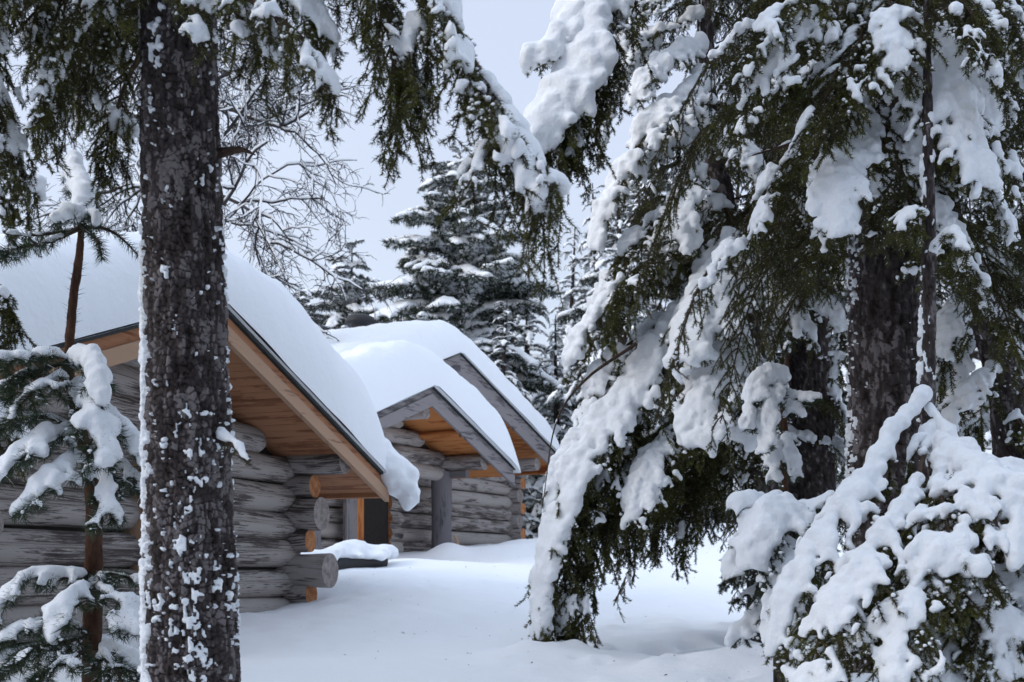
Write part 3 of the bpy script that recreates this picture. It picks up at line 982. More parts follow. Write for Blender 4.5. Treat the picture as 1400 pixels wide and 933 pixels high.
def wood_of(S, kmin=(5, 4, 3, 3), rmul=1.0, kinds=(0, 1, 2, 3)):
    m = MB()
    for C, a, b, kind, wgt in S:
        if kind not in kinds: continue
        m.tube(C, np.linspace(a, b, len(C)) * rmul, kmin[kind])
    return m


def snow_of(S, rng, r, cover, gate=3.0, seed=0.0, kinds=(0, 1, 2), off=0.55, jit=0.25, t0=0.0, rsub=0.50, thick=1.0):
    cover = cover if cover > 1 else 0.15 + 0.64 * cover
    C_, R_ = [], []
    Z = np.array([0, 0, 1.0])
    for C, a, b, kind, wgt in S:
        if kind not in kinds: continue
        rr = r * {0: 0.95, 1: 0.74, 2: rsub}[kind]
        if kind == 2 and rng.random() > .55: continue
        fl = rng.uniform(.15, 1.05) if kind == 1 else 1.0
        seg = np.linalg.norm(np.diff(C, axis=0), axis=1); l = seg.sum()
        n = max(1, int(l / (rr * 0.42)))
        q = (np.arange(n) + .6) / n
        q = q[q >= (t0 if kind == 0 else 0.0)]
        q = q[q <= fl]
        if not len(q): continue
        x = q * (len(C) - 1); i = np.minimum(x.astype(int), len(C) - 2); f = (x - i)[:, None]
        P = C[i] + (C[i + 1] - C[i]) * f; T = unit(C[i + 1] - C[i])
        u = unit(Z - T * T[:, 2:3] + Z * 0.5)
        g = vnoise(P[:, 0] * gate + seed, P[:, 1] * gate + seed * 1.7, P[:, 2] * gate)
        g = 0.7 * g + 0.3 * vnoise(P[:, 0] * gate * 2.3 + seed, P[:, 1] * gate * 2.3, P[:, 2] * gate * 2.3 + 5)
        sc_ = np.clip((cover + 0.12 - g) / 0.24, 0, 1)
        ok = sc_ > 0.15
        R = rr * (0.62 + 0.38 * sc_) * rng.uniform(.88, 1.12, len(q)) * (.75 + .5 * vnoise(P[:, 0] * 11, P[:, 1] * 11, P[:, 2] * 11 + seed)) * (1.0 - 0.3 * q)
        P = P + u * (R * off)[:, None] + rng.normal(0, 1, P.shape) * (R * jit * .5)[:, None]
        # a second, higher sphere where the cover is deep
        C_.append(P[ok]); R_.append(R[ok])
        if kind < 2 and thick > 0:
            ok2 = ok & (sc_ > .7)
            C_.append(P[ok2] + u[ok2] * (R[ok2] * .6 * thick)[:, None]); R_.append(R[ok2] * .85)
    if not C_: return None
    C = np.concatenate(C_); R = np.concatenate(R_)
    return (C, R) if len(C) else None


def crumbs_of(S, sp, rng, snow):
    """small broken clumps caught on the shoots round the main load"""
    P = []
    for C, a, b, kind, wgt in S:
        if kind in (1, 2) and rng.random() < .5:
            P.append(C[rng.integers(1, len(C), 2)])
    if not P: return None
    P = np.concatenate(P)
    d2_ = ((P[:, None] - sp[0][None, ::2]) ** 2).sum(-1).min(1)
    P = P[(d2_ < (snow * 2.0) ** 2) & (d2_ > (snow * .6) ** 2)]
    if not len(P): return None
    n = len(P); k = rng.integers(1, 3, n)
    P = np.repeat(P, k, 0) + rng.normal(0, snow * .16, (k.sum(), 3))
    R = snow * rng.uniform(.08, .24, len(P))
    P[:, 2] += R * .6
    return P, R


def bough(root, pts, spread=0.3, seed=0, snow=0.07, cover=0.55, voxel=None, nlen=0.016, dens=800, width=0.0024, mat=None, gate=6.5, needle=True, name='branch', snow_kw=None, ndl_kw=None, **kw):
    """one bough in world coords: pts are (px, py, Y) pixel anchors at a real distance, or xyz arrays"""
    rng = np.random.default_rng(1000 + seed)
    base = np.array(root.location)
    snow = snow * .70; dens = dens * 1.35; width = width * 1.3
    P = np.array([U(*p) for p in pts]) - base if not isinstance(pts, np.ndarray) else pts - base
    S, L = grow(P, spread, rng, **kw)
    br = wood_of(S).build(name, M_TWIG, root)
    if needle:
        V, F = needles_of(S, rng, nlen, width, dens, **(ndl_kw or {}))
        link('needles', mk_mesh('needles', V, F, [mat or M_NEEDLE], smooth=False), br)
    if snow > 0 and cover > 0:
        sp = snow_of(S, rng, snow, cover, gate, seed * 3.17, **(snow_kw or {}))
        if sp is not None:
            V, F = spheres_arrays(sp[0], sp[1], .85, lo=True)
            me = fused(V, F, voxel or max(.010, snow * .17), 4, lumps=18)
            cr2 = crumbs_of(S, sp, rng, snow)
            if cr2 is not None:
                A1, A2 = mesh_arrays(me); bpy.data.meshes.remove(me)
                V2, F2 = spheres_arrays(cr2[0], cr2[1], .75, lo=True)
                V2 = V2 + np.repeat(rng.normal(0, 1, (len(cr2[0]) * 4, 3)), 3, 0) * (np.repeat(cr2[1], 12) * .16)[:, None]
                me = mk_mesh('snow_load', np.concatenate([A1, V2]), np.concatenate([A2, F2 + len(A1)]), [M_SNOW])
            link('snow_load', me, br)
    return br


def dup_branch(br, root, loc, rz, scale, ry=0.0):
    c = br.copy(); COL.objects.link(c); c.parent = root
    c.location = loc; c.rotation_euler = (0, ry, rz); c.scale = (scale,) * 3
    for ch in br.children:
        k = ch.copy(); COL.objects.link(k); k.parent = c
    return c


# prototypes along +x from the origin, used for the boughs that fill a tree's crown
def proto(seed, L=1.2, snow=0.07, cover=.5, drop=0.55, spread=.34, hang=.35, dens=700, step=.065, hanglen=.25):
    holder = bpy.data.objects.new('proto_root', None)
    P = np.array([[0, 0, 0], [.35 * L, 0, .06 * L], [.7 * L, .03, -.1 * L], [L, .0, -drop * L]])
    b = bough(holder, P, spread, seed, snow, cover, dens=dens, hang=hang, step=step, hanglen=hanglen, gate=4)
    b.parent = None
    return b


PROT = [proto(1, 1.2, .08, .36, hang=.6, hanglen=.15), proto(2, 1.05, .075, .32, .65, hang=.6, hanglen=.15), proto(3, 1.3, .08, .30, .7, .3, hang=.6, hanglen=.15), proto(4, 1.1, .055, .16, .75, .36, .5, hanglen=.13), proto(5, 1.0, .055, .08, .8, .38, .5, hanglen=.13)]


def fill_crown(root, zs, lens, azr=None, rng=None, center=None, kinds=(0, 1, 2, 3, 4), per=5, rtr=0.08):
    """whorls of copied boughs; zs absolute heights, lens bough length by height"""
    base = np.array(root.location)
    for k, z in enumerate(zs):
        a0 = rng.uniform(0, 6.28)
        for i in range(per):
            a = a0 + i * 2 * math.pi / per + rng.uniform(-.25, .25)
            if azr is not None and not azr(a, z): continue
            pr_ = PROT[kinds[rng.integers(len(kinds))]]
            c = center(z) if center is not None else base
            s = lens(z) / 1.15 * rng.uniform(.85, 1.15)
            loc = np.array([c[0] + math.cos(a) * rtr, c[1] + math.sin(a) * rtr, z + rng.uniform(-.08, .08)]) - base
            dup_branch(pr_, root, loc, a, s, rng.uniform(-.15, .2))
# ------------------------------------------------------------------ the near trees
RT = np.random.default_rng(21)

# --- big spruce whose trunk stands before the near cabin ------------------------------------
Yt = 4.25
b0 = U(263, 960, Yt); b0[2] = gz1(b0[0], b0[1]) - 0.25
treeL = thing('spruce_tree', 'big spruce with scaly bark speckled with snow, its trunk standing before the near log cabin', 'tree', tuple(b0))


def snowL(N, p):
    left = np.clip(-N[..., 0], 0, 1); frontr = np.exp(-((N[..., 0] - .35) / .30) ** 2) * np.clip(-N[..., 1], 0, 1)
    zrel = (EYE + 2.08 - p[..., 2]) / 2.4           # 0 at top of frame, 1 at bottom
    zrel = np.clip(zrel, 0, 1.1)
    return 0.232 + 0.42 * left ** 5 * sstep(.2, .5, zrel) + 0.12 * zrel ** 1.1 * (0.60 + .40 * frontr) + 0.10 * sstep(0.4, 1, zrel) * frontr \
        + 0.25 * np.exp(-((N[..., 0] + .35) / .18) ** 2) * np.exp(-((p[..., 2] - U(0, 90, Yt)[2]) / .17) ** 2) * (N[..., 1] < 0) \
        + 0.25 * np.exp(-((N[..., 0] + .25) / .22) ** 2) * np.exp(-((p[..., 2] - U(0, 385, Yt)[2]) / .04) ** 2) * (N[..., 1] < 0) \
        + 0.14 * np.clip(N[..., 1], 0, 1)


make_trunk(treeL, [b0, U(263, 900, Yt), U(254, 466, Yt), U(244, 0, Yt), U(240, -500, Yt), U(238, -1400, Yt)], [.178, .164, .146, .130, .115, .06], nt=210, nz=1700, seed=2.0, snow=snowL, depth=.012, cell=(.017, .027), snow_amp=.013)
NR = dict(nlen=.017, dens=640, width=.0024)
# boughs to the right of the trunk, hanging across the sky
bough(treeL, [(255, -130, 4.2), (330, -60, 4.0), (400, -20, 3.9), (455, 60, 3.85)], .26, 1, .05, .50, hang=.8, hanglen=.2, **NR)
bough(treeL, [(250, -60, 4.15), (300, -5, 4.0), (350, 30, 3.95), (385, 90, 3.9)], .22, 2, .05, .50, hang=.6, hanglen=.14, **NR)
bough(treeL, [(262, -40, 4.1), (350, 5, 3.7), (420, 60, 3.6), (455, 130, 3.6)], .17, 3, .045, .5, hang=.5, hanglen=.13, **NR)
bough(treeL, [(245, -50, 4.05), (255, -10, 3.9), (268, 25, 3.82), (275, 60, 3.8)], .10, 4, .045, .6, hang=.4, hanglen=.08, **NR)
bough(treeL, [(250, -260, 4.2), (400, -160, 4.0), (490, -60, 3.9), (540, 40, 3.85), (560, 110, 3.85)], .30, 5, .05, .34, hang=1.0, hanglen=.24, **NR)
# the long bough that arches over the roofs
bough(treeL, [(248, -420, 4.2), (430, -260, 4.0), (570, -60, 3.8), (640, 75, 3.75), (690, 175, 3.7), (745, 285, 3.65)], .28, 6, .068, .55, hang=.9, hanglen=.20, t0=.3, voxel=.014, **NR)
bough(treeL, [(640, 75, 3.75), (690, 150, 3.7), (735, 215, 3.68), (770, 265, 3.66)], .20, 7, .05, .42, hang=.8, hanglen=.16, **NR)
bough(treeL, [(690, 180, 3.7), (655, 215, 3.68), (630, 240, 3.66)], .15, 8, .045, .6, hang=.7, hanglen=.14, **NR)
bough(treeL, [(590, -30, 3.85), (560, 60, 3.8), (535, 120, 3.8)], .18, 9, .045, .4, hang=1.0, hanglen=.3, **NR)
# boughs to the left, dark and hanging
for k, (pth, sp, cv) in enumerate([
        ([(235, -120, 4.3), (160, -60, 4.3), (90, -10, 4.3), (40, 60, 4.25)], .34, .28),
        ([(235, -60, 4.2), (165, -10, 4.1), (100, 50, 4.1), (60, 150, 4.1)], .32, .42),
        ([(235, 10, 4.5), (170, 20, 4.8), (110, 60, 5.0), (90, 130, 5.1)], .34, .3),
        ([(232, -220, 4.2), (120, -160, 4.0), (20, -60, 3.9), (-40, 60, 3.9)], .38, .35),
        ([(235, -20, 4.5), (150, 40, 4.6), (90, 110, 4.6), (40, 190, 4.6)], .30, .40),
        ([(235, -200, 4.6), (170, -80, 4.9), (130, 20, 5.0), (100, 120, 5.0)], .36, .15),
        ([(215, 30, 4.4), (170, 120, 4.6), (150, 190, 4.7), (140, 235, 4.7)], .16, .2),
        ([(-60, -80, 4.2), (-30, 60, 4.1), (0, 150, 4.1), (10, 210, 4.1)], .26, .5)]):
    bough(treeL, pth, sp, 20 + k, .055, cv, hang=1.0, hanglen=.13, step=.045, **NR)
# a small snowed tip low on the trunk
bough(treeL, [(300, 600, 4.2), (322, 612, 4.12), (338, 634, 4.08)], .05, 40, .036, .9, needle=True, **NR)
bough(treeL, [(300, 210, 4.25), (330, 205, 4.2), (349, 212, 4.15)], .001, 41, .0, 0, needle=False, t0=.98, r0=.02)
fill_crown(treeL, [EYE + z for z in np.arange(3.35, 5.6, .38)], lambda z: 1.35 - .15 * (z - EYE - 2.7), rng=RT, per=5, center=lambda z: (U(240, -500, Yt)[0], Yt), rtr=.1)

# --- spruce A: the drooping one whose lowest bough reaches the snow ---------------------------
Ya = 9.4
a0 = U(1052, 800, Ya); a0[2] = gz1(a0[0], a0[1]) - .2
treeA = thing('spruce_tree', 'drooping spruce heavy with snow, its lowest bough bent down into the snow beside the cabins', 'tree', tuple(a0))
make_trunk(treeA, [a0, U(1030, 520, Ya), U(985, 260, Ya), U(966, 100, Ya), U(962, -300, Ya), U(960, -560, Ya)], [.16, .12, .075, .05, .02], nt=60, nz=300, seed=4.0, snow=lambda N, p: .22 + .15 * np.clip(-N[..., 0], 0, 1) ** 3, depth=.008)
NA = dict(nlen=.022, dens=620, width=.0034)
A = [  # path, spread, snow radius, cover
    ([(962, 70, 9.2), (920, 82, 8.9), (885, 110, 8.7), (870, 140, 8.65)], .26, .10, .70),
    ([(966, 120, 9.2), (930, 140, 8.8), (890, 170, 8.6), (845, 265, 8.5)], .34, .12, .80),
    ([(966, 170, 9.2), (1000, 200, 8.8), (1030, 225, 8.7), (1055, 280, 8.65)], .26, .11, .72),
    ([(955, 190, 9.2), (880, 215, 8.9), (835, 270, 8.8), (812, 345, 8.75)], .32, .12, .74),
    ([(966, 210, 9.1), (935, 260, 8.6), (930, 310, 8.5), (945, 340, 8.5)], .24, .10, .66),
    ([(962, -30, 9.2), (905, -10, 8.9), (865, 25, 8.8), (845, 70, 8.75)], .34, .12, .62),
    ([(960, 20, 9.3), (880, 60, 9.3), (835, 140, 9.3), (820, 220, 9.3)], .30, .10, .55),
    ([(970, 250, 9.2), (1000, 300, 8.8), (1010, 360, 8.7), (1020, 410, 8.7)], .26, .08, .45),
    ([(966, 260, 9.2), (900, 300, 8.9), (850, 350, 8.8), (815, 420, 8.75)], .34, .09, .45),
    ([(972, 330, 9.1), (900, 350, 8.6), (850, 390, 8.5), (830, 440, 8.5)], .30, .06, .12),
    ([(975, 350, 9.1), (985, 385, 8.5), (960, 430, 8.2), (925, 500, 8.1)], .46, .13, .92),
    ([(980, 360, 9.1), (1030, 390, 8.5), (1075, 420, 8.3), (1112, 470, 8.2)], .34, .11, .78),
    ([(978, 430, 9.1), (985, 480, 8.4), (970, 540, 8.1), (955, 610, 8.0)], .36, .12, .82),
    ([(978, 440, 9.1), (1020, 490, 8.5), (1030, 545, 8.4), (1015, 605, 8.3)], .32, .11, .74),
    ([(970, 350, 9.2), (870, 390, 8.9), (810, 430, 8.8), (772, 520, 8.75)], .36, .11, .72),
    ([(960, 400, 9.2), (860, 470, 8.9), (815, 520, 8.8), (790, 590, 8.75)], .30, .10, .72),
    ([(978, 560, 9.2), (905, 610, 8.6), (880, 660, 8.4), (865, 715, 8.3)], .30, .09, .62),
    ([(980, 520, 9.2), (940, 560, 8.7), (915, 620, 8.6), (905, 690, 8.6)], .30, .05, .15),
    ([(985, 560, 9.3), (960, 610, 8.9), (945, 670, 8.8), (930, 745, 8.8)], .32, .05, .10),
    ([(985, 600, 9.3), (925, 640, 9.1), (880, 690, 9.0), (850, 760, 8.9)], .30, .05, .10),
    ([(985, 600, 9.5), (950, 640, 9.3), (915, 680, 9.2), (890, 740, 9.2)], .34, .05, .05),
    ([(985, 580, 9.5), (990, 620, 9.3), (975, 660, 9.2), (955, 715, 9.2)], .30, .05, .05),
    ([(960, 560, 9.4), (900, 590, 9.2), (860, 640, 9.1), (835, 720, 9.1)], .34, .05, .05),
    ([(985, 540, 9.3), (1020, 580, 9.0), (1035, 620, 8.9), (1020, 660, 8.9)], .28, .07, .4),
]
for k, (pth, sp, sr, cv) in enumerate(A):
    low = cv < .2
    bough(treeA, pth, sp, 60 + k, sr, cv * .93, hang=1.0 if low else .4, hanglen=.24 if low else .12, step=.05 if low else .075, **NA)
# the arch: its snowed back and the dark curtain under it
bough(treeA, [(980, 400, 9.1), (920, 450, 8.8), (850, 550, 8.6), (785, 650, 8.5), (750, 760, 8.45), (738, 872, 8.4)], .36, 100, .125, .86, hang=.8, hanglen=.30, step=.05, **NA)
bough(treeA, [(900, 500, 8.9), (850, 600, 8.7), (800, 700, 8.6), (775, 790, 8.5), (768, 880, 8.45)], .30, 101, .07, .38, hang=1.0, hanglen=.30, step=.05, **NA)
bough(treeA, [(880, 560, 8.9), (860, 640, 8.7), (825, 720, 8.6), (795, 800, 8.5), (780, 872, 8.45)], .26, 102, .06, .22, hang=1.0, hanglen=.30, step=.05, **NA)
bough(treeA, [(830, 560, 8.7), (790, 600, 8.6), (765, 640, 8.55), (748, 700, 8.5)], .20, 103, .08, .6, hang=.3, step=.05, **NA)
bough(treeA, [(870, 470, 8.4), (800, 520, 8.3), (760, 580, 8.25), (742, 690, 8.2)], .03, 104, .012, .5, needle=False, r0=.014, sub=.3, step=.12)
# the snowed bough that comes in from the crown above the frame
bough(treeA, [(955, -330, 9.2), (900, -250, 8.4), (850, -120, 7.8), (805, 40, 7.5), (768, 140, 7.4), (722, 215, 7.3)], .40, 105, .165, .95, hang=1.0, hanglen=.30, t0=.25, step=.06, snow_kw=dict(thick=1.5), **NA)
bough(treeA, [(850, -120, 7.8), (825, 40, 7.6), (800, 130, 7.5), (775, 215, 7.4)], .36, 106, .05, .15, hang=1.0, hanglen=.30, step=.05, **NA)
bough(treeA, [(805, 40, 7.5), (765, 70, 7.4), (722, 92, 7.35)], .14, 107, .15, 1.2, step=.07, t0=.2, **NA)
fill_crown(treeA, [EYE + z for z in np.arange(0.6, 5.2, .40)], lambda z: 1.2 - .12 * (z - EYE), rng=RT, per=5, azr=lambda a, z: math.sin(a) > -.35, center=lambda z: (U(np.interp(z - EYE, [0, 1.5, 3, 4], [1048, 1030, 985, 966]), 0, Ya)[0], Ya), kinds=(0, 2, 3, 4))
fill_crown(treeA, [EYE + z for z in np.arange(5.1, 7.2, .36)], lambda z: 1.0 - .2 * (z - EYE - 5), rng=RT, per=5, center=lambda z: (U(961, 0, Ya)[0], Ya), kinds=(0, 1, 2))

# --- spruce B: the thick trunk at the right ---------------------------------------------------
Yb = 6.3
q0 = U(1214, 800, Yb); q0[2] = gz1(q0[0], q0[1]) - .25
treeB = thing('spruce_tree', 'thick trunked spruce with bare lower stem and a dark snow-dotted crown above it', 'tree', tuple(q0))
make_trunk(treeB, [q0, U(1212, 660, Yb), U(1208, 400, Yb), U(1204, 0, Yb), U(1203, -500, Yb), U(1202, -1000, Yb)], [.22, .20, .18, .155, .12, .07], nt=120, nz=800, seed=7.0, cell=(.03, .06),
           snow=lambda N, p: .13 + .26 * np.clip(-N[..., 0], 0, 1) ** 5 + .12 * np.clip(N[..., 1], 0, 1), depth=.012)
NB = dict(nlen=.019, dens=750, width=.0028)
B = [
    ([(1200, -40, 6.1), (1130, 10, 5.6), (1075, 60, 5.4), (1035, 120, 5.35)], .34, .075, .66),
    ([(1200, -60, 6.1), (1120, -20, 5.5), (1050, 30, 5.3), (1005, 110, 5.3)], .34, .06, .42),
    ([(1200, 120, 6.1), (1160, 190, 5.5), (1145, 250, 5.3), (1150, 325, 5.25)], .24, .075, .74),
    ([(1205, 60, 6.1), (1265, 100, 5.5), (1310, 150, 5.3), (1350, 260, 5.2)], .36, .085, .84),
    ([(1220, 40, 6.1), (1300, 80, 5.7), (1350, 150, 5.5), (1392, 260, 5.4)], .34, .080, .76),
    ([(1205, -40, 6.0), (1215, 0, 5.4), (1225, 50, 5.2), (1225, 110, 5.15)], .28, .06, .42),
    ([(1200, 100, 6.1), (1225, 140, 5.7), (1245, 190, 5.6), (1250, 235, 5.6)], .18, .06, .62),
    ([(1215, 230, 6.1), (1265, 280, 5.7), (1300, 330, 5.6), (1345, 390, 5.6)], .26, .06, .58),
    ([(1205, 20, 6.0), (1160, 70, 5.4), (1130, 130, 5.2), (1120, 200, 5.15)], .30, .055, .40),
    ([(1200, -20, 6.0), (1180, 40, 5.4), (1165, 100, 5.25), (1150, 170, 5.2)], .26, .055, .42),
    ([(1210, 200, 6.1), (1235, 250, 5.7), (1250, 310, 5.6), (1250, 380, 5.6)], .20, .055, .45),
    ([(1210, -100, 6.0), (1310, -60, 5.6), (1370, 10, 5.4), (1420, 100, 5.4)], .40, .07, .50),
    ([(1210, -60, 6.0), (1290, -20, 5.3), (1340, 40, 5.1), (1370, 120, 5.1)], .32, .06, .42),
    ([(1210, 150, 6.2), (1310, 210, 5.9), (1370, 290, 5.8), (1410, 390, 5.8)], .32, .06, .40),
    ([(1200, 150, 6.3), (1120, 190, 6.0), (1060, 240, 5.9), (1025, 330, 5.9)], .26, .065, .55),
    ([(1200, 60, 6.3), (1110, 90, 6.2), (1030, 140, 6.1), (1000, 220, 6.1)], .30, .065, .50),
    ([(1200, 180, 6.2), (1150, 250, 5.9), (1120, 310, 5.85), (1100, 370, 5.85)], .20, .05, .3),
    ([(1215, 320, 6.2), (1290, 350, 6.0), (1350, 420, 5.9), (1400, 500, 5.9)], .22, .05, .35),
    ([(1205, 100, 6.0), (1190, 170, 5.6), (1195, 240, 5.5), (1190, 330, 5.5)], .20, .05, .35),
]
for k, (pth, sp, sr, cv) in enumerate(B):
    bough(treeB, pth, sp, 120 + k, sr, cv * (.95 if cv > .7 else .74), hang=.5 if cv < .6 else .3, hanglen=.10, step=.07, **NB)
bough(treeB, [(1195, 160, 6.2), (1140, 165, 6.1), (1085, 195, 6.0), (1020, 215, 5.95)], .02, 150, .03, .9, needle=False, r0=.03, sub=.4, step=.2)
fill_crown(treeB, [EYE + z for z in np.arange(1.9, 5.6, .34)], lambda z: 1.45 - .12 * (z - EYE), rng=RT, per=4, azr=lambda a, z: math.sin(a) > -.45 or z > EYE + 3.4, center=lambda z: (U(1204, 0, Yb)[0], Yb), kinds=(1, 2, 3, 4, 4))

# --- trunk C, E: bare stems standing behind ------------------------------------------------------
Yc = 9.6
c0 = U(1108, 740, Yc); c0[2] = gz1(c0[0], c0[1]) - .2
treeC = thing('spruce_tree', 'dark trunked spruce standing between the drooping spruce and the thick trunk', 'tree', tuple(c0))
make_trunk(treeC, [c0, U(1109, 660, Yc), U(1104, 340, Yc), U(1098, 0, Yc), U(1095, -350, Yc)], [.21, .195, .165, .12, .05], nt=70, nz=360, seed=12.0, snow=lambda N, p: .10 + .1 * np.clip(-N[..., 0], 0, 1), depth=.010)
fill_crown(treeC, [EYE + z for z in np.arange(2.9, 6.0, .4)], lambda z: 1.5 - .12 * (z - EYE), rng=RT, per=6, center=lambda z: (U(1100, 0, Yc)[0], Yc), kinds=(0, 1, 2, 3, 4))
for k, (pth, sp, sr, cv) in enumerate([
        ([(1104, 380, 9.5), (1130, 420, 9.2), (1150, 455, 9.1), (1140, 520, 9.1)], .22, .09, .72),
        ([(1104, 340, 9.5), (1150, 345, 9.3), (1165, 370, 9.2), (1160, 430, 9.2)], .14, .06, .6),
        ([(1105, 500, 9.6), (1140, 540, 9.5), (1165, 590, 9.4), (1170, 640, 9.4)], .16, .07, .6)]):
    bough(treeC, pth, sp, 160 + k, sr, cv, hang=.3, step=.07, **NA)
Ye = 7.6
e0 = U(1385, 760, Ye); e0[2] = gz1(e0[0], e0[1]) - .2
treeE = thing('spruce_tree', 'leaning dark spruce stem with snow on its upper side at the edge of the wood', 'tree', tuple(e0))
make_trunk(treeE, [e0, U(1384, 620, Ye), U(1362, 480, Ye), U(1322, 380, Ye), U(1290, 250, Ye), U(1275, 0, Ye), U(1270, -300, Ye)], [.14, .12, .105, .085, .075, .06, .02], nt=60, nz=360, seed=15.0, snow=lambda N, p: .20 + .3 * np.clip(N[..., 2] + .2, 0, 1), depth=.008)
fill_crown(treeE, [EYE + z for z in np.arange(2.0, 4.6, .4)], lambda z: 1.2, rng=RT, per=5, center=lambda z: (U(1280, 0, Ye)[0], Ye), kinds=(1, 2, 3, 4))
for k, (pth, sp, sr, cv) in enumerate([
        ([(1350, 450, 7.6), (1390, 430, 7.4), (1420, 450, 7.3)], .22, .07, .6),
        ([(1330, 400, 7.6), (1300, 440, 7.4), (1290, 490, 7.35)], .18, .07, .62),
        ([(1370, 500, 7.6), (1330, 530, 7.4), (1300, 570, 7.3), (1290, 620, 7.3)], .20, .07, .70),
        ([(1380, 560, 7.6), (1400, 590, 7.4), (1430, 640, 7.4)], .20, .07, .6),
        ([(1340, 420, 7.6), (1310, 450, 7.8), (1300, 500, 7.9), (1310, 560, 7.9)], .24, .10, .9),
        ([(1360, 470, 7.6), (1385, 490, 7.9), (1400, 540, 8.0), (1390, 600, 8.0)], .24, .10, .9),
        ([(1375, 540, 7.6), (1340, 570, 7.9), (1310, 600, 8.0), (1285, 660, 8.0)], .24, .10, .9),
        ([(1320, 370, 7.6), (1355, 360, 7.9), (1390, 400, 8.0), (1410, 460, 8.0)], .24, .10, .85)]):
    bough(treeE, pth, sp, 170 + k, sr, cv, hang=.5, step=.07, **NA)

# --- young spruce D with the snow-laden skirt -------------------------------------------------------
Yd = 5.2
s0 = U(1278, 930, Yd); s0[2] = gz1(s0[0], s0[1]) - .1
treeD = thing('young_spruce', 'young spruce with a thin bare stem and broad snow-laden boughs sweeping down to the ground', 'tree', tuple(s0))
make_trunk(treeD, [s0, U(1276, 720, Yd), U(1268, 560, Yd), U(1270, 360, Yd), U(1268, 120, Yd), U(1268, -80, Yd)], [.05, .045, .036, .03, .02, .008], nt=40, nz=260, cell=(.02, .03), depth=.004, seed=17., snow=lambda N, p: .24 + .2 * np.clip(-N[..., 0], 0, 1) ** 3, snow_amp=.012)
ND = dict(nlen=.019, dens=850, width=.0026)
D = [
    ([(1268, 545, 5.15), (1225, 592, 5.0), (1190, 650, 4.85), (1150, 700, 4.75), (1085, 790, 4.65), (1055, 900, 4.6)], .26, .070, .95, .30),
    ([(1270, 600, 5.1), (1240, 690, 4.7), (1180, 770, 4.5), (1125, 860, 4.4), (1095, 960, 4.35)], .30, .070, .74, .2),
    ([(1272, 590, 5.15), (1330, 630, 4.9), (1380, 650, 4.75), (1440, 740, 4.7)], .36, .08, .76, .1),
    ([(1274, 640, 5.1), (1290, 690, 4.6), (1300, 750, 4.4), (1310, 820, 4.35)], .32, .072, .66, .12),
    ([(1276, 720, 5.1), (1262, 780, 4.5), (1240, 840, 4.3), (1222, 935, 4.2)], .28, .070, .62, .1),
    ([(1276, 730, 5.1), (1320, 790, 4.6), (1350, 850, 4.45), (1375, 940, 4.4)], .32, .07, .58, .1),
    ([(1274, 660, 5.2), (1340, 710, 5.0), (1390, 780, 4.9), (1430, 880, 4.9)], .34, .07, .58, .1),
    ([(1276, 760, 5.1), (1200, 810, 4.8), (1150, 870, 4.7), (1130, 960, 4.65)], .28, .06, .45, .1),
    ([(1276, 800, 5.1), (1280, 860, 4.6), (1290, 920, 4.45), (1290, 980, 4.4)], .32, .07, .66, .1),
    ([(1276, 700, 5.1), (1250, 730, 4.9), (1215, 780, 4.8), (1190, 860, 4.75)], .28, .06, .5, .1),
    ([(1276, 820, 5.1), (1350, 880, 4.6), (1395, 920, 4.5), (1440, 990, 4.5)], .30, .07, .7, .1),
    ([(1272, 640, 5.15), (1262, 600, 5.05), (1246, 620, 5.0), (1238, 660, 5.0)], .05, .030, .9, .4),
    ([(1268, 560, 5.15), (1300, 600, 5.0), (1320, 640, 4.95)], .10, .04, .85, .3),
    ([(1274, 615, 5.1), (1335, 645, 4.75), (1395, 690, 4.55), (1440, 790, 4.5)], .34, .082, 1.2, .1),
    ([(1276, 720, 5.1), (1340, 745, 4.8), (1400, 800, 4.6), (1440, 900, 4.6)], .30, .07, .7, .1),
    ([(1276, 790, 5.1), (1320, 830, 4.6), (1355, 890, 4.45), (1370, 970, 4.4)], .28, .07, .8, .1),
    ([(1270, 350, 5.2), (1300, 320, 5.1), (1325, 345, 5.0)], .12, .045, .7, .2),
    ([(1270, 300, 5.2), (1240, 290, 5.1), (1228, 330, 5.0)], .14, .045, .6, .2),
]
for k, (pth, sp, sr, cv, t0) in enumerate(D):
    bough(treeD, pth, sp, 200 + k, sr * .92, cv * (.93 if k and cv < 1 else 1), hang=.6, hanglen=.12, step=.066, t0=t0, gate=7, snow_kw=dict(thick=.5), **ND)

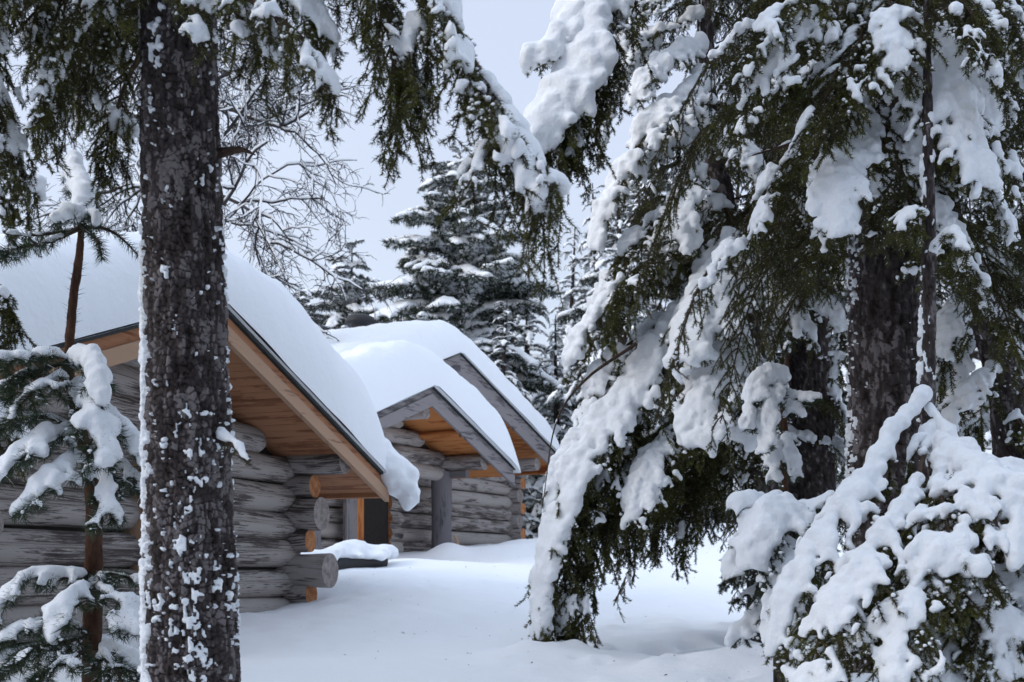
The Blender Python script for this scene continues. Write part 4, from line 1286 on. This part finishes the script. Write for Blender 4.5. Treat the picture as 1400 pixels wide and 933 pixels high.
# --- small spruce G at the left of that skirt ---------------------------------------------------------
Yg = 5.7
g0 = U(1066, 950, Yg); g0[2] = gz1(g0[0], g0[1]) - .1
treeG = thing('young_spruce', 'low young spruce buried under rounded snow, its green tips poking out over the open snow', 'tree', tuple(g0))
make_trunk(treeG, [g0, U(1064, 800, Yg), U(1062, 720, Yg), U(1060, 690, Yg)], [.03, .025, .015, .006], nt=24, nz=60, cell=(.02, .03), depth=.003, seed=19.)
G = [
    ([(1062, 700, 5.7), (1040, 690, 5.55), (1015, 688, 5.45), (1000, 695, 5.4)], .10, .060, .98),
    ([(1062, 705, 5.7), (1060, 700, 5.5), (1045, 730, 5.35), (1030, 780, 5.3)], .22, .090, .98),
    ([(1062, 730, 5.7), (1030, 760, 5.5), (1010, 785, 5.45), (985, 802, 5.4)], .12, .045, .72),
    ([(1062, 770, 5.7), (1040, 795, 5.55), (1020, 812, 5.5), (1000, 826, 5.45)], .10, .04, .6),
    ([(1062, 715, 5.7), (1020, 735, 5.6), (1005, 770, 5.55), (1002, 800, 5.5)], .12, .06, .8),
    ([(1062, 700, 5.7), (1090, 695, 5.6), (1115, 690, 5.55), (1142, 680, 5.5)], .16, .055, .85),
    ([(1062, 740, 5.7), (1080, 760, 5.4), (1075, 820, 5.25), (1060, 880, 5.2)], .22, .065, .7),
    ([(1064, 830, 5.7), (1040, 850, 5.6), (1020, 862, 5.55), (1000, 885, 5.5)], .12, .075, .9),
]
for k, (pth, sp, sr, cv) in enumerate(G):
    bough(treeG, pth, sp, 230 + k, sr, cv, step=.045, droop=.3, gate=2, voxel=.013, nlen=.019, dens=1000, width=.0026, mat=M_NEEDLE_B)

# --- sapling F: the thin one in front of the drooping spruce ---------------------------------------------
Yf = 7.0
f0 = U(1072, 720, Yf); f0[2] = gz1(f0[0], f0[1]) - .1
treeF = thing('young_pine', 'thin young pine wearing pillows of snow beside the drooping spruce', 'tree', tuple(f0))
make_trunk(treeF, [f0, U(1072, 600, Yf), U(1073, 520, Yf), U(1080, 475, Yf)], [.03, .024, .016, .006], nt=20, nz=120, cell=(.02, .03), depth=.003, seed=23., mat=M_PINE)
for k, (pth, sp, sr, cv) in enumerate([
        ([(1078, 485, 7), (1074, 480, 6.95), (1079, 470, 6.9)], .04, .05, .99),
        ([(1073, 520, 7), (1050, 520, 6.9), (1030, 545, 6.85), (1018, 590, 6.8)], .14, .075, .95),
        ([(1073, 530, 7), (1055, 545, 6.85), (1050, 585, 6.8), (1045, 620, 6.8)], .12, .07, .9),
        ([(1073, 545, 7), (1090, 545, 6.9), (1105, 548, 6.85), (1122, 545, 6.8)], .05, .05, .98),
        ([(1073, 555, 7), (1088, 560, 6.9), (1095, 570, 6.85)], .07, .055, .95),
        ([(1072, 610, 7), (1055, 630, 6.9), (1062, 660, 6.85)], .10, .05, .8),
        ([(1072, 600, 7), (1085, 630, 6.9), (1085, 660, 6.9)], .08, .05, .7)]):
    bough(treeF, pth, sp, 245 + k, sr, cv, step=.05, droop=.3, gate=2, nlen=.03, dens=700, width=.003, mat=M_NEEDLE_B)

# --- young pine in front of the cabin, left of the big trunk ------------------------------------------------
Yp = 5.0
p0 = U(124, 960, Yp); p0[2] = gz1(p0[0], p0[1]) - .1
pineL = thing('young_pine', 'young pine with reddish stem and long needles, pillowed in snow before the near cabin', 'tree', tuple(p0))
make_trunk(pineL, [p0, U(126, 860, Yp), U(128, 690, Yp), U(112, 600, Yp), U(95, 510, Yp), U(98, 430, Yp), U(107, 360, Yp), U(112, 300, Yp)], [.042, .040, .034, .026, .021, .017, .017, .012], nt=36, nz=300, cell=(.018, .03), depth=.004, seed=29., mat=M_PINE)
NP = dict(nlen=.046, dens=620, width=.0026, mat=M_NEEDLE_B)
PL = [
    ([(112, 312, 5), (80, 318, 4.9), (45, 322, 4.85), (8, 320, 4.8)], .001, .03, .45, .0),
    ([(112, 312, 5), (70, 330, 4.8), (30, 338, 4.7), (-15, 350, 4.65)], .10, .03, .40, .2),
    ([(112, 312, 5), (140, 312, 4.9), (165, 325, 4.85), (190, 350, 4.8)], .001, .03, .25, .0),
    ([(112, 312, 5), (125, 320, 4.8), (135, 335, 4.7), (140, 355, 4.7)], .02, .02, .2, .0),
    ([(112, 305, 5), (100, 300, 4.85), (90, 297, 4.8), (75, 305, 4.75)], .09, .075, 1.2, .0),
    ([(112, 305, 5), (125, 296, 4.9), (130, 300, 4.85), (131, 312, 4.8)], .03, .05, 1.2, .0),
    ([(115, 300, 5.1), (112, 270, 5.3), (105, 250, 5.4), (98, 225, 5.5)], .10, .10, 1.2, .0),
    ([(98, 495, 5), (55, 505, 4.9), (15, 520, 4.85), (-25, 560, 4.8)], .22, .04, .30, .1),
    ([(112, 590, 5), (60, 570, 4.9), (10, 575, 4.85), (-30, 600, 4.8)], .20, .05, .45, .2),
    ([(126, 870, 5), (85, 850, 4.85), (40, 855, 4.75), (0, 880, 4.7)], .22, .06, .65, .2),
    ([(126, 890, 5), (150, 905, 4.7), (165, 930, 4.6), (175, 980, 4.6)], .18, .05, .45, .2),
    ([(98, 490, 5), (60, 485, 4.85), (25, 490, 4.75), (-10, 492, 4.7)], .14, .04, .55, .1),
    ([(96, 500, 5), (70, 520, 4.8), (40, 540, 4.7), (10, 580, 4.65)], .20, .05, .5, .2),
    ([(98, 500, 5), (120, 495, 4.85), (135, 520, 4.75), (140, 560, 4.7)], .09, .085, 1.2, .0),
    ([(105, 540, 5), (125, 560, 4.75), (135, 600, 4.65), (140, 640, 4.6)], .16, .075, .95, .0),
    ([(112, 560, 5), (150, 580, 4.85), (175, 600, 4.8), (200, 640, 4.75)], .14, .075, .95, .1),
    ([(112, 590, 5), (70, 600, 4.75), (30, 620, 4.65), (-20, 670, 4.6)], .22, .070, .86, .1),
    ([(118, 620, 5), (90, 640, 4.7), (60, 665, 4.6), (15, 710, 4.55)], .14, .065, .80, .2),
    ([(122, 640, 5), (140, 650, 4.75), (150, 690, 4.65), (120, 720, 4.6)], .12, .055, .75, .1),
    ([(120, 630, 5), (165, 640, 4.85), (195, 660, 4.8), (205, 690, 4.8)], .14, .06, .7, .2),
    ([(126, 790, 5), (100, 790, 4.9), (60, 788, 4.85), (30, 795, 4.8), (0, 830, 4.75), (-10, 860, 4.75)], .16, .055, .85, .1),
    ([(126, 790, 5), (150, 785, 4.9), (175, 790, 4.85), (215, 800, 4.8)], .10, .045, .8, .1),
    ([(126, 800, 5), (155, 815, 4.7), (175, 835, 4.65), (185, 870, 4.6)], .16, .065, .85, .1),
    ([(126, 800, 5), (105, 815, 4.7), (80, 840, 4.6), (70, 880, 4.6)], .16, .065, .80, .2),
    ([(126, 870, 5), (80, 880, 4.7), (40, 890, 4.6), (-10, 930, 4.6)], .24, .05, .42, .2),
    ([(126, 880, 5), (100, 900, 4.6), (60, 920, 4.5), (30, 960, 4.5)], .20, .05, .40, .2),
    ([(126, 900, 5), (160, 890, 4.9), (190, 910, 4.85), (215, 945, 4.8)], .14, .06, .70, .2),
]
for k, (pth, sp, sr, cv, t0) in enumerate(PL):
    bough(pineL, pth, sp * .9, 260 + k, sr * .82, cv if cv > 1 else cv * .88, step=.065, droop=.3, gate=4.5, sub=.07, voxel=.013, r0=.010, t0=max(t0, .05), snow_kw=dict(t0=t0), ndl_kw=dict(axis_from=.12), **NP)
# needles along the stem's upper leader
rng = np.random.default_rng(5)
S = [(catmull([U(95, 505, Yp), U(98, 430, Yp), U(107, 360, Yp)], 20) - p0, .01, .01, 1, 1)]
V, F = needles_of(S, rng, .05, .0028, 260, spreadang=1.3)
link('needles', mk_mesh('needles', V, F, [M_NEEDLE_B], smooth=False), pineL)
# dark twig tips that reach in from a neighbouring spruce at the frame's edge
n0 = U(-150, 900, 6.2); n0[2] = gz1(n0[0], n0[1]) - .2
treeN = thing('spruce_tree', 'dark spruce mostly out of view whose twig tips reach in beside the young pine', 'tree', tuple(n0))
make_trunk(treeN, [n0, U(-150, 400, 6.2), U(-150, -300, 6.2), U(-150, -700, 6.2)], [.12, .10, .06, .02], nt=40, nz=200, seed=31.)
for k, (pth, cv) in enumerate([([(-150, 240, 6.2), (-60, 250, 6.0), (0, 270, 5.9), (18, 290, 5.9)], .3), ([(-150, 340, 6.2), (-60, 360, 6.0), (-5, 390, 5.9), (15, 440, 5.9)], .05), ([(-150, 400, 6.2), (-60, 430, 6), (-10, 470, 5.9), (8, 500, 5.9)], .05),
                               ([(-150, 240, 6.2), (-60, 225, 6.0), (10, 235, 5.9), (50, 260, 5.9)], .9), ([(-150, 540, 6.2), (-60, 540, 6), (0, 560, 5.9), (30, 600, 5.9)], .7)]):
    bough(treeN, pth, .16, 300 + k, .07, cv, hang=.6, **NB)
fill_crown(treeN, [EYE + z for z in np.arange(-.3, 5, .4)], lambda z: 1.0 - .12 * (z - EYE), rng=RT, per=5, azr=lambda a, z: math.cos(a) < .2, center=lambda z: (U(-150, 0, 6.2)[0], 6.2))
# the filling boughs' patterns were copied into the crowns above; take the patterns themselves away
for b in PROT:
    for ch in list(b.children): bpy.data.objects.remove(ch)
    bpy.data.objects.remove(b)

# ------------------------------------------------------------------ birch behind the near cabin
RB = np.random.default_rng(77)
Yw = 22.0
w0 = U(235, 770, Yw); w0[2] = gz1(w0[0], w0[1]) - .2
birch = thing('birch_tree', 'bare birch with snow-lined twigs rising behind the near cabin roof', 'tree', tuple(w0))
LIMB = []


def rec(P0, d, L, r, depth):
    n = 9
    P = [P0]; dd = d.copy()
    for k in range(n - 1):
        dd = unit(dd + RB.normal(0, .20, 3) + np.array([0, 0, -.045 if depth > 1 else -.015]))
        P.append(P[-1] + dd * L / (n - 1))
    P = np.array(P)
    LIMB.append((P, r, r * .45, depth))
    if depth >= 5 or L < .18: return
    nc = {0: 11, 1: 7, 2: 6, 3: 4, 4: 3}[depth]
    for k in range(nc):
        t = RB.uniform(.22, 1.0); i = min(n - 2, int(t * (n - 1)))
        td = unit(P[i + 1] - P[i])
        s = unit(np.cross(td, RB.normal(size=3)))
        c = unit(td * RB.uniform(.5, .9) + s * RB.uniform(.5, .9))
        rec(P[i], c, L * RB.uniform(.40, .62), max(.008, r * .55), depth + 1)


trunk_path = np.array([w0, U(236, 500, Yw), U(244, 200, Yw), U(250, -60, Yw), U(255, -200, Yw)])
for px, py, dx, dz, L in ((240, 330, 1.0, -.05, 3.4), (242, 250, .95, .25, 3.6), (243, 205, 1.0, .10, 3.3), (245, 160, .8, .55, 3.0), (247, 120, .9, .3, 2.6), (250, 60, .6, .8, 2.6), (241, 300, .9, .15, 3.0),
                          (244, 180, -.9, .35, 3.0), (242, 260, -.95, .1, 2.8), (246, 90, -.7, .6, 2.4), (250, 0, .3, .9, 2.2), (250, -40, -.4, .9, 2.0)):
    rec(U(px, py, Yw) - w0, unit(np.array([dx, RB.normal(0, .3), dz])), L, .045, 1)
m = MB(); m.tube(catmull(trunk_path - w0, 40), np.linspace(.17, .05, 40), 12); m.build('trunk', M_BIRCH, birch)
m = MB(); ms = MB()
for P, a, b, dep in LIMB:
    m.tube(P, np.linspace(a, b, len(P)) * 0.9, 5 if dep < 3 else 3)
    if dep <= 3:
        ra = np.linspace(a, b, len(P))
        q = ra * .7 + .010
        for i0 in range(0, len(P) - 2, 4):
            if RB.random() < (.88 if dep < 3 else .55):
                seg = P[i0:i0 + 5]; qq = q[i0:i0 + 5].copy()
                qq = qq * np.array([.5, 1, 1.15, 1, .5])[:len(qq)]
                ms.tube(seg + np.array([0, 0, 1]) * (ra[i0:i0 + 5] * .9 + qq * .8)[:, None], qq, 5)
cr_ = m.build('crown', M_BIRCH, birch)
ms.build('snow_lining', M_SNOWF, cr_)

# ------------------------------------------------------------------ background trees: whole trees of trunk, crown, snow
def far_bough(seed, L, spread, snow, cover, drop, nl, dens, wdt, step, sub, voxel, up=.06):
    rng = np.random.default_rng(seed)
    P = np.array([[0, 0, 0], [.35 * L, 0, up * L], [.7 * L, 0, (-.15 * drop + up * .6) * L], [L, 0, -drop * L]])
    S, _ = grow(P, spread, rng, step=step, sub=sub, droop=.25, r0=.03, hang=.0)
    NV, NF = needles_of(S, rng, nl, wdt, dens, axis_from=.3)
    sp = snow_of(S, rng, snow, cover, 3.0, (seed - 900) * 2.3, rsub=.6)
    me = fused(*spheres_arrays(sp[0], sp[1], .8, lo=True), voxel, 2)
    SV, SF = mesh_arrays(me); bpy.data.meshes.remove(me)
    wm = wood_of([s for s in S if s[3] < 2], rmul=1.3)
    return (NV, NF), (SV, SF), (np.concatenate(wm.V), np.concatenate(wm.Q))


FB_S = [far_bough(900 + k, 1.8, .55, .105, c, .42, .10, 130, .026, .20, .14, .055) for k, c in enumerate((.86, .78, .70))]
FB_P = [far_bough(910 + k, 2.2, .85, .13, c, .12, .16, 115, .030, .24, .18, .065, .16) for k, c in enumerate((.92, .84, .76))]


def join(parts):
    V = np.concatenate([p[0] for p in parts]); o = np.cumsum([0] + [len(p[0]) for p in parts[:-1]])
    return V, np.concatenate([p[1] + k for p, k in zip(parts, o)])


def far_tree_meshes(kind, H, seed, z0, wid, dz):
    """meshes of a tree of height H standing at the origin: trunk, crown (needles and limbs), snow"""
    rng = np.random.default_rng(seed)
    FB = FB_S if kind == 'spruce' else FB_P
    N, S, W = [], [], []
    z = z0
    while z < H - .25:
        t = (z - z0) / (H - z0)
        if kind == 'spruce':
            l = wid * (1 - t) ** .8 + .25; per = 6
        else:
            l = wid * (math.sin(math.pi * min(1, .18 + .82 * t)) ** .6) * (1 - .45 * t) + .3; per = 7
        a0 = rng.uniform(0, 6.28)
        for i in range(per):
            if rng.random() < .14: continue
            a = a0 + i * 6.283 / per + rng.uniform(-.35, .35)
            n_, s_, w_ = FB[rng.integers(3)]
            sc_ = l / (1.8 if kind == 'spruce' else 2.2) * rng.uniform(.7, 1.25)
            tilt = rng.uniform(-.25, .35) if kind == 'spruce' else rng.uniform(-.75, .35)
            ca, sa, ct, st = math.cos(a), math.sin(a), math.cos(tilt), math.sin(tilt)
            Rm = np.array([[ca, -sa, 0], [sa, ca, 0], [0, 0, 1]]) @ np.array([[ct, 0, st], [0, 1, 0], [-st, 0, ct]])
            off = np.array([0, 0, z + rng.uniform(-.2, .2) * (1 if kind == 'spruce' else 2.6)])
            N.append((n_[0] @ Rm.T * sc_ + off, n_[1])); S.append((s_[0] @ Rm.T * sc_ + off, s_[1])); W.append((w_[0] @ Rm.T * sc_ + off, w_[1]))
        z += dz * rng.uniform(.8, 1.2)
    NV, NF = join(N); SV, SF = join(S); WV, WF = join(W)
    fm = np.concatenate([np.zeros(len(NF), int), np.ones(len(WF), int)])
    crown = mk_mesh('crown', np.concatenate([NV, WV]), [NF, WF + len(NV)], [M_NEEDLE_F, M_TWIG], fm, False)
    snow = mk_mesh('snow_load', SV, SF, [M_SNOWF])
    m = MB(); zz = np.linspace(-1.0, H, 24); r = .018 * H * (1 - np.clip(zz, 0, H) / H) ** .8 + .015
    m.tube(np.stack([.1 * np.sin(zz * .5 + seed), .1 * np.cos(zz * .4 + seed), zz], -1), r, 10)
    tr = mk_mesh('trunk', np.concatenate(m.V), np.concatenate(m.Q), [M_BARK])
    return tr, crown, snow


FT = {
    'pine': far_tree_meshes('pine', 16, 1, 4.0, 3.3, .52),
    'pine2': far_tree_meshes('pine', 12, 2, 5.2, 2.3, .62),
    'spruce': far_tree_meshes('spruce', 14, 3, .9, 2.3, .55),
    'spruce2': far_tree_meshes('spruce', 13, 4, .6, 1.7, .50),
    'bush': far_tree_meshes('spruce', 7, 5, .2, 1.8, .42),
}
FH = {'pine': 16, 'pine2': 12, 'spruce': 14, 'spruce2': 13, 'bush': 7}


def far_tree(kind, px, ytop, Y, label, cat='tree', group=None, rz=0, wid=1.0, name=None):
    b = U(px, HY, Y); b[2] = gz1(b[0], b[1]) - .1
    H = U(px, ytop, Y)[2] - b[2]
    o = thing(name or ('pine_tree' if 'pine' in kind else 'spruce_tree'), label, cat, tuple(b), rz, group)
    tr, cr, sn = FT[kind]
    s = H / FH[kind]
    for nm, me in (('trunk', tr), ('crown', cr)):
        c = link(nm, me, o); c.scale = (s * wid, s * wid, s)
    k = link('snow_load', sn, c)
    return o


far_tree('pine', 628, 205, 38, 'broad tall snowy pine towering behind the farther cabin roof', rz=.4, wid=1.15)
far_tree('spruce', 722, 330, 44, 'pointed spruce standing just beside the broad tall pine, touching its crown', rz=1.1, wid=1.0)
far_tree('spruce2', 782, 312, 50, 'slim pointed spruce whose tip stands clear in the sky gap', rz=2.0)
far_tree('pine2', 478, 335, 42, 'small round-headed pine with little snow behind the gap between the two roofs', rz=.2, wid=1.0)
far_tree('spruce2', 690, 410, 36, 'shorter spruce half hidden by the farther roof below the tall pine', rz=3, wid=1.3)
far_tree('spruce', 760, 430, 40, 'bushy spruce low behind the right end of the farther roof', rz=4, wid=1.2)
far_tree('spruce2', 815, 250, 46, 'tall spruce glimpsed behind the edge of the drooping spruce', rz=5, wid=1.1)
far_tree('pine2', 560, 425, 46, 'pine top just showing over the ridge snow of the farther cabin', rz=5, wid=1.0)
RF = np.random.default_rng(8)
kinds = ['spruce', 'spruce2', 'pine', 'bush', 'spruce2', 'bush']
for k in range(26):
    px = 850 + k * 26 + RF.uniform(-12, 12)
    Y = [30, 36, 44][k % 3] + RF.uniform(-2, 2)
    kd = kinds[k % 6]
    ytop = RF.uniform(180, 380) if kd != 'bush' else RF.uniform(520, 600)
    far_tree(kd, px, ytop, Y, 'snowy forest tree in the backdrop beyond the open snow, seen through the near spruces', group='forest trees beyond the open snow', rz=RF.uniform(0, 6), wid=RF.uniform(.9, 1.3))
for k in range(10):
    px = [20, 90, 150, -60, -140, 1560, 1640, 1740, 410, 340][k]
    far_tree(kinds[k % 6] if kinds[k % 6] != 'bush' else 'spruce', px, RF.uniform(380, 440) if px < 1000 else RF.uniform(150, 300), 40 + RF.uniform(-3, 3),
             'snowy forest tree hidden behind the cabins or past the side of the wood', group='forest trees out past the cabins', rz=RF.uniform(0, 6))

for k, (x, y) in enumerate([(-9, -4), (-6.5, -7), (-4, -5), (-1.5, -8), (1, -5.5), (3.5, -7.5), (5.5, -4.5), (8, -6.5), (9.5, -2), (-10.5, 0.5), (11, 2.5), (-8, -10), (0, -11), (7, -11)]):  # spruces added out of view, to shade the foreground
    o = thing('spruce_tree', 'unseen snowy spruce added behind the viewpoint to shade the foreground', 'tree', (x, y, gz1(x, y) - .1), k * 1.3, 'unseen spruces added for foreground shade')
    tr, cr, sn = FT[('spruce', 'spruce2')[k % 2]]
    a = link('trunk', tr, o); c = link('crown', cr, o); s_ = link('snow_load', sn, c)
    a.scale = c.scale = (1.1, 1.1, .85 + .1 * (k % 3))
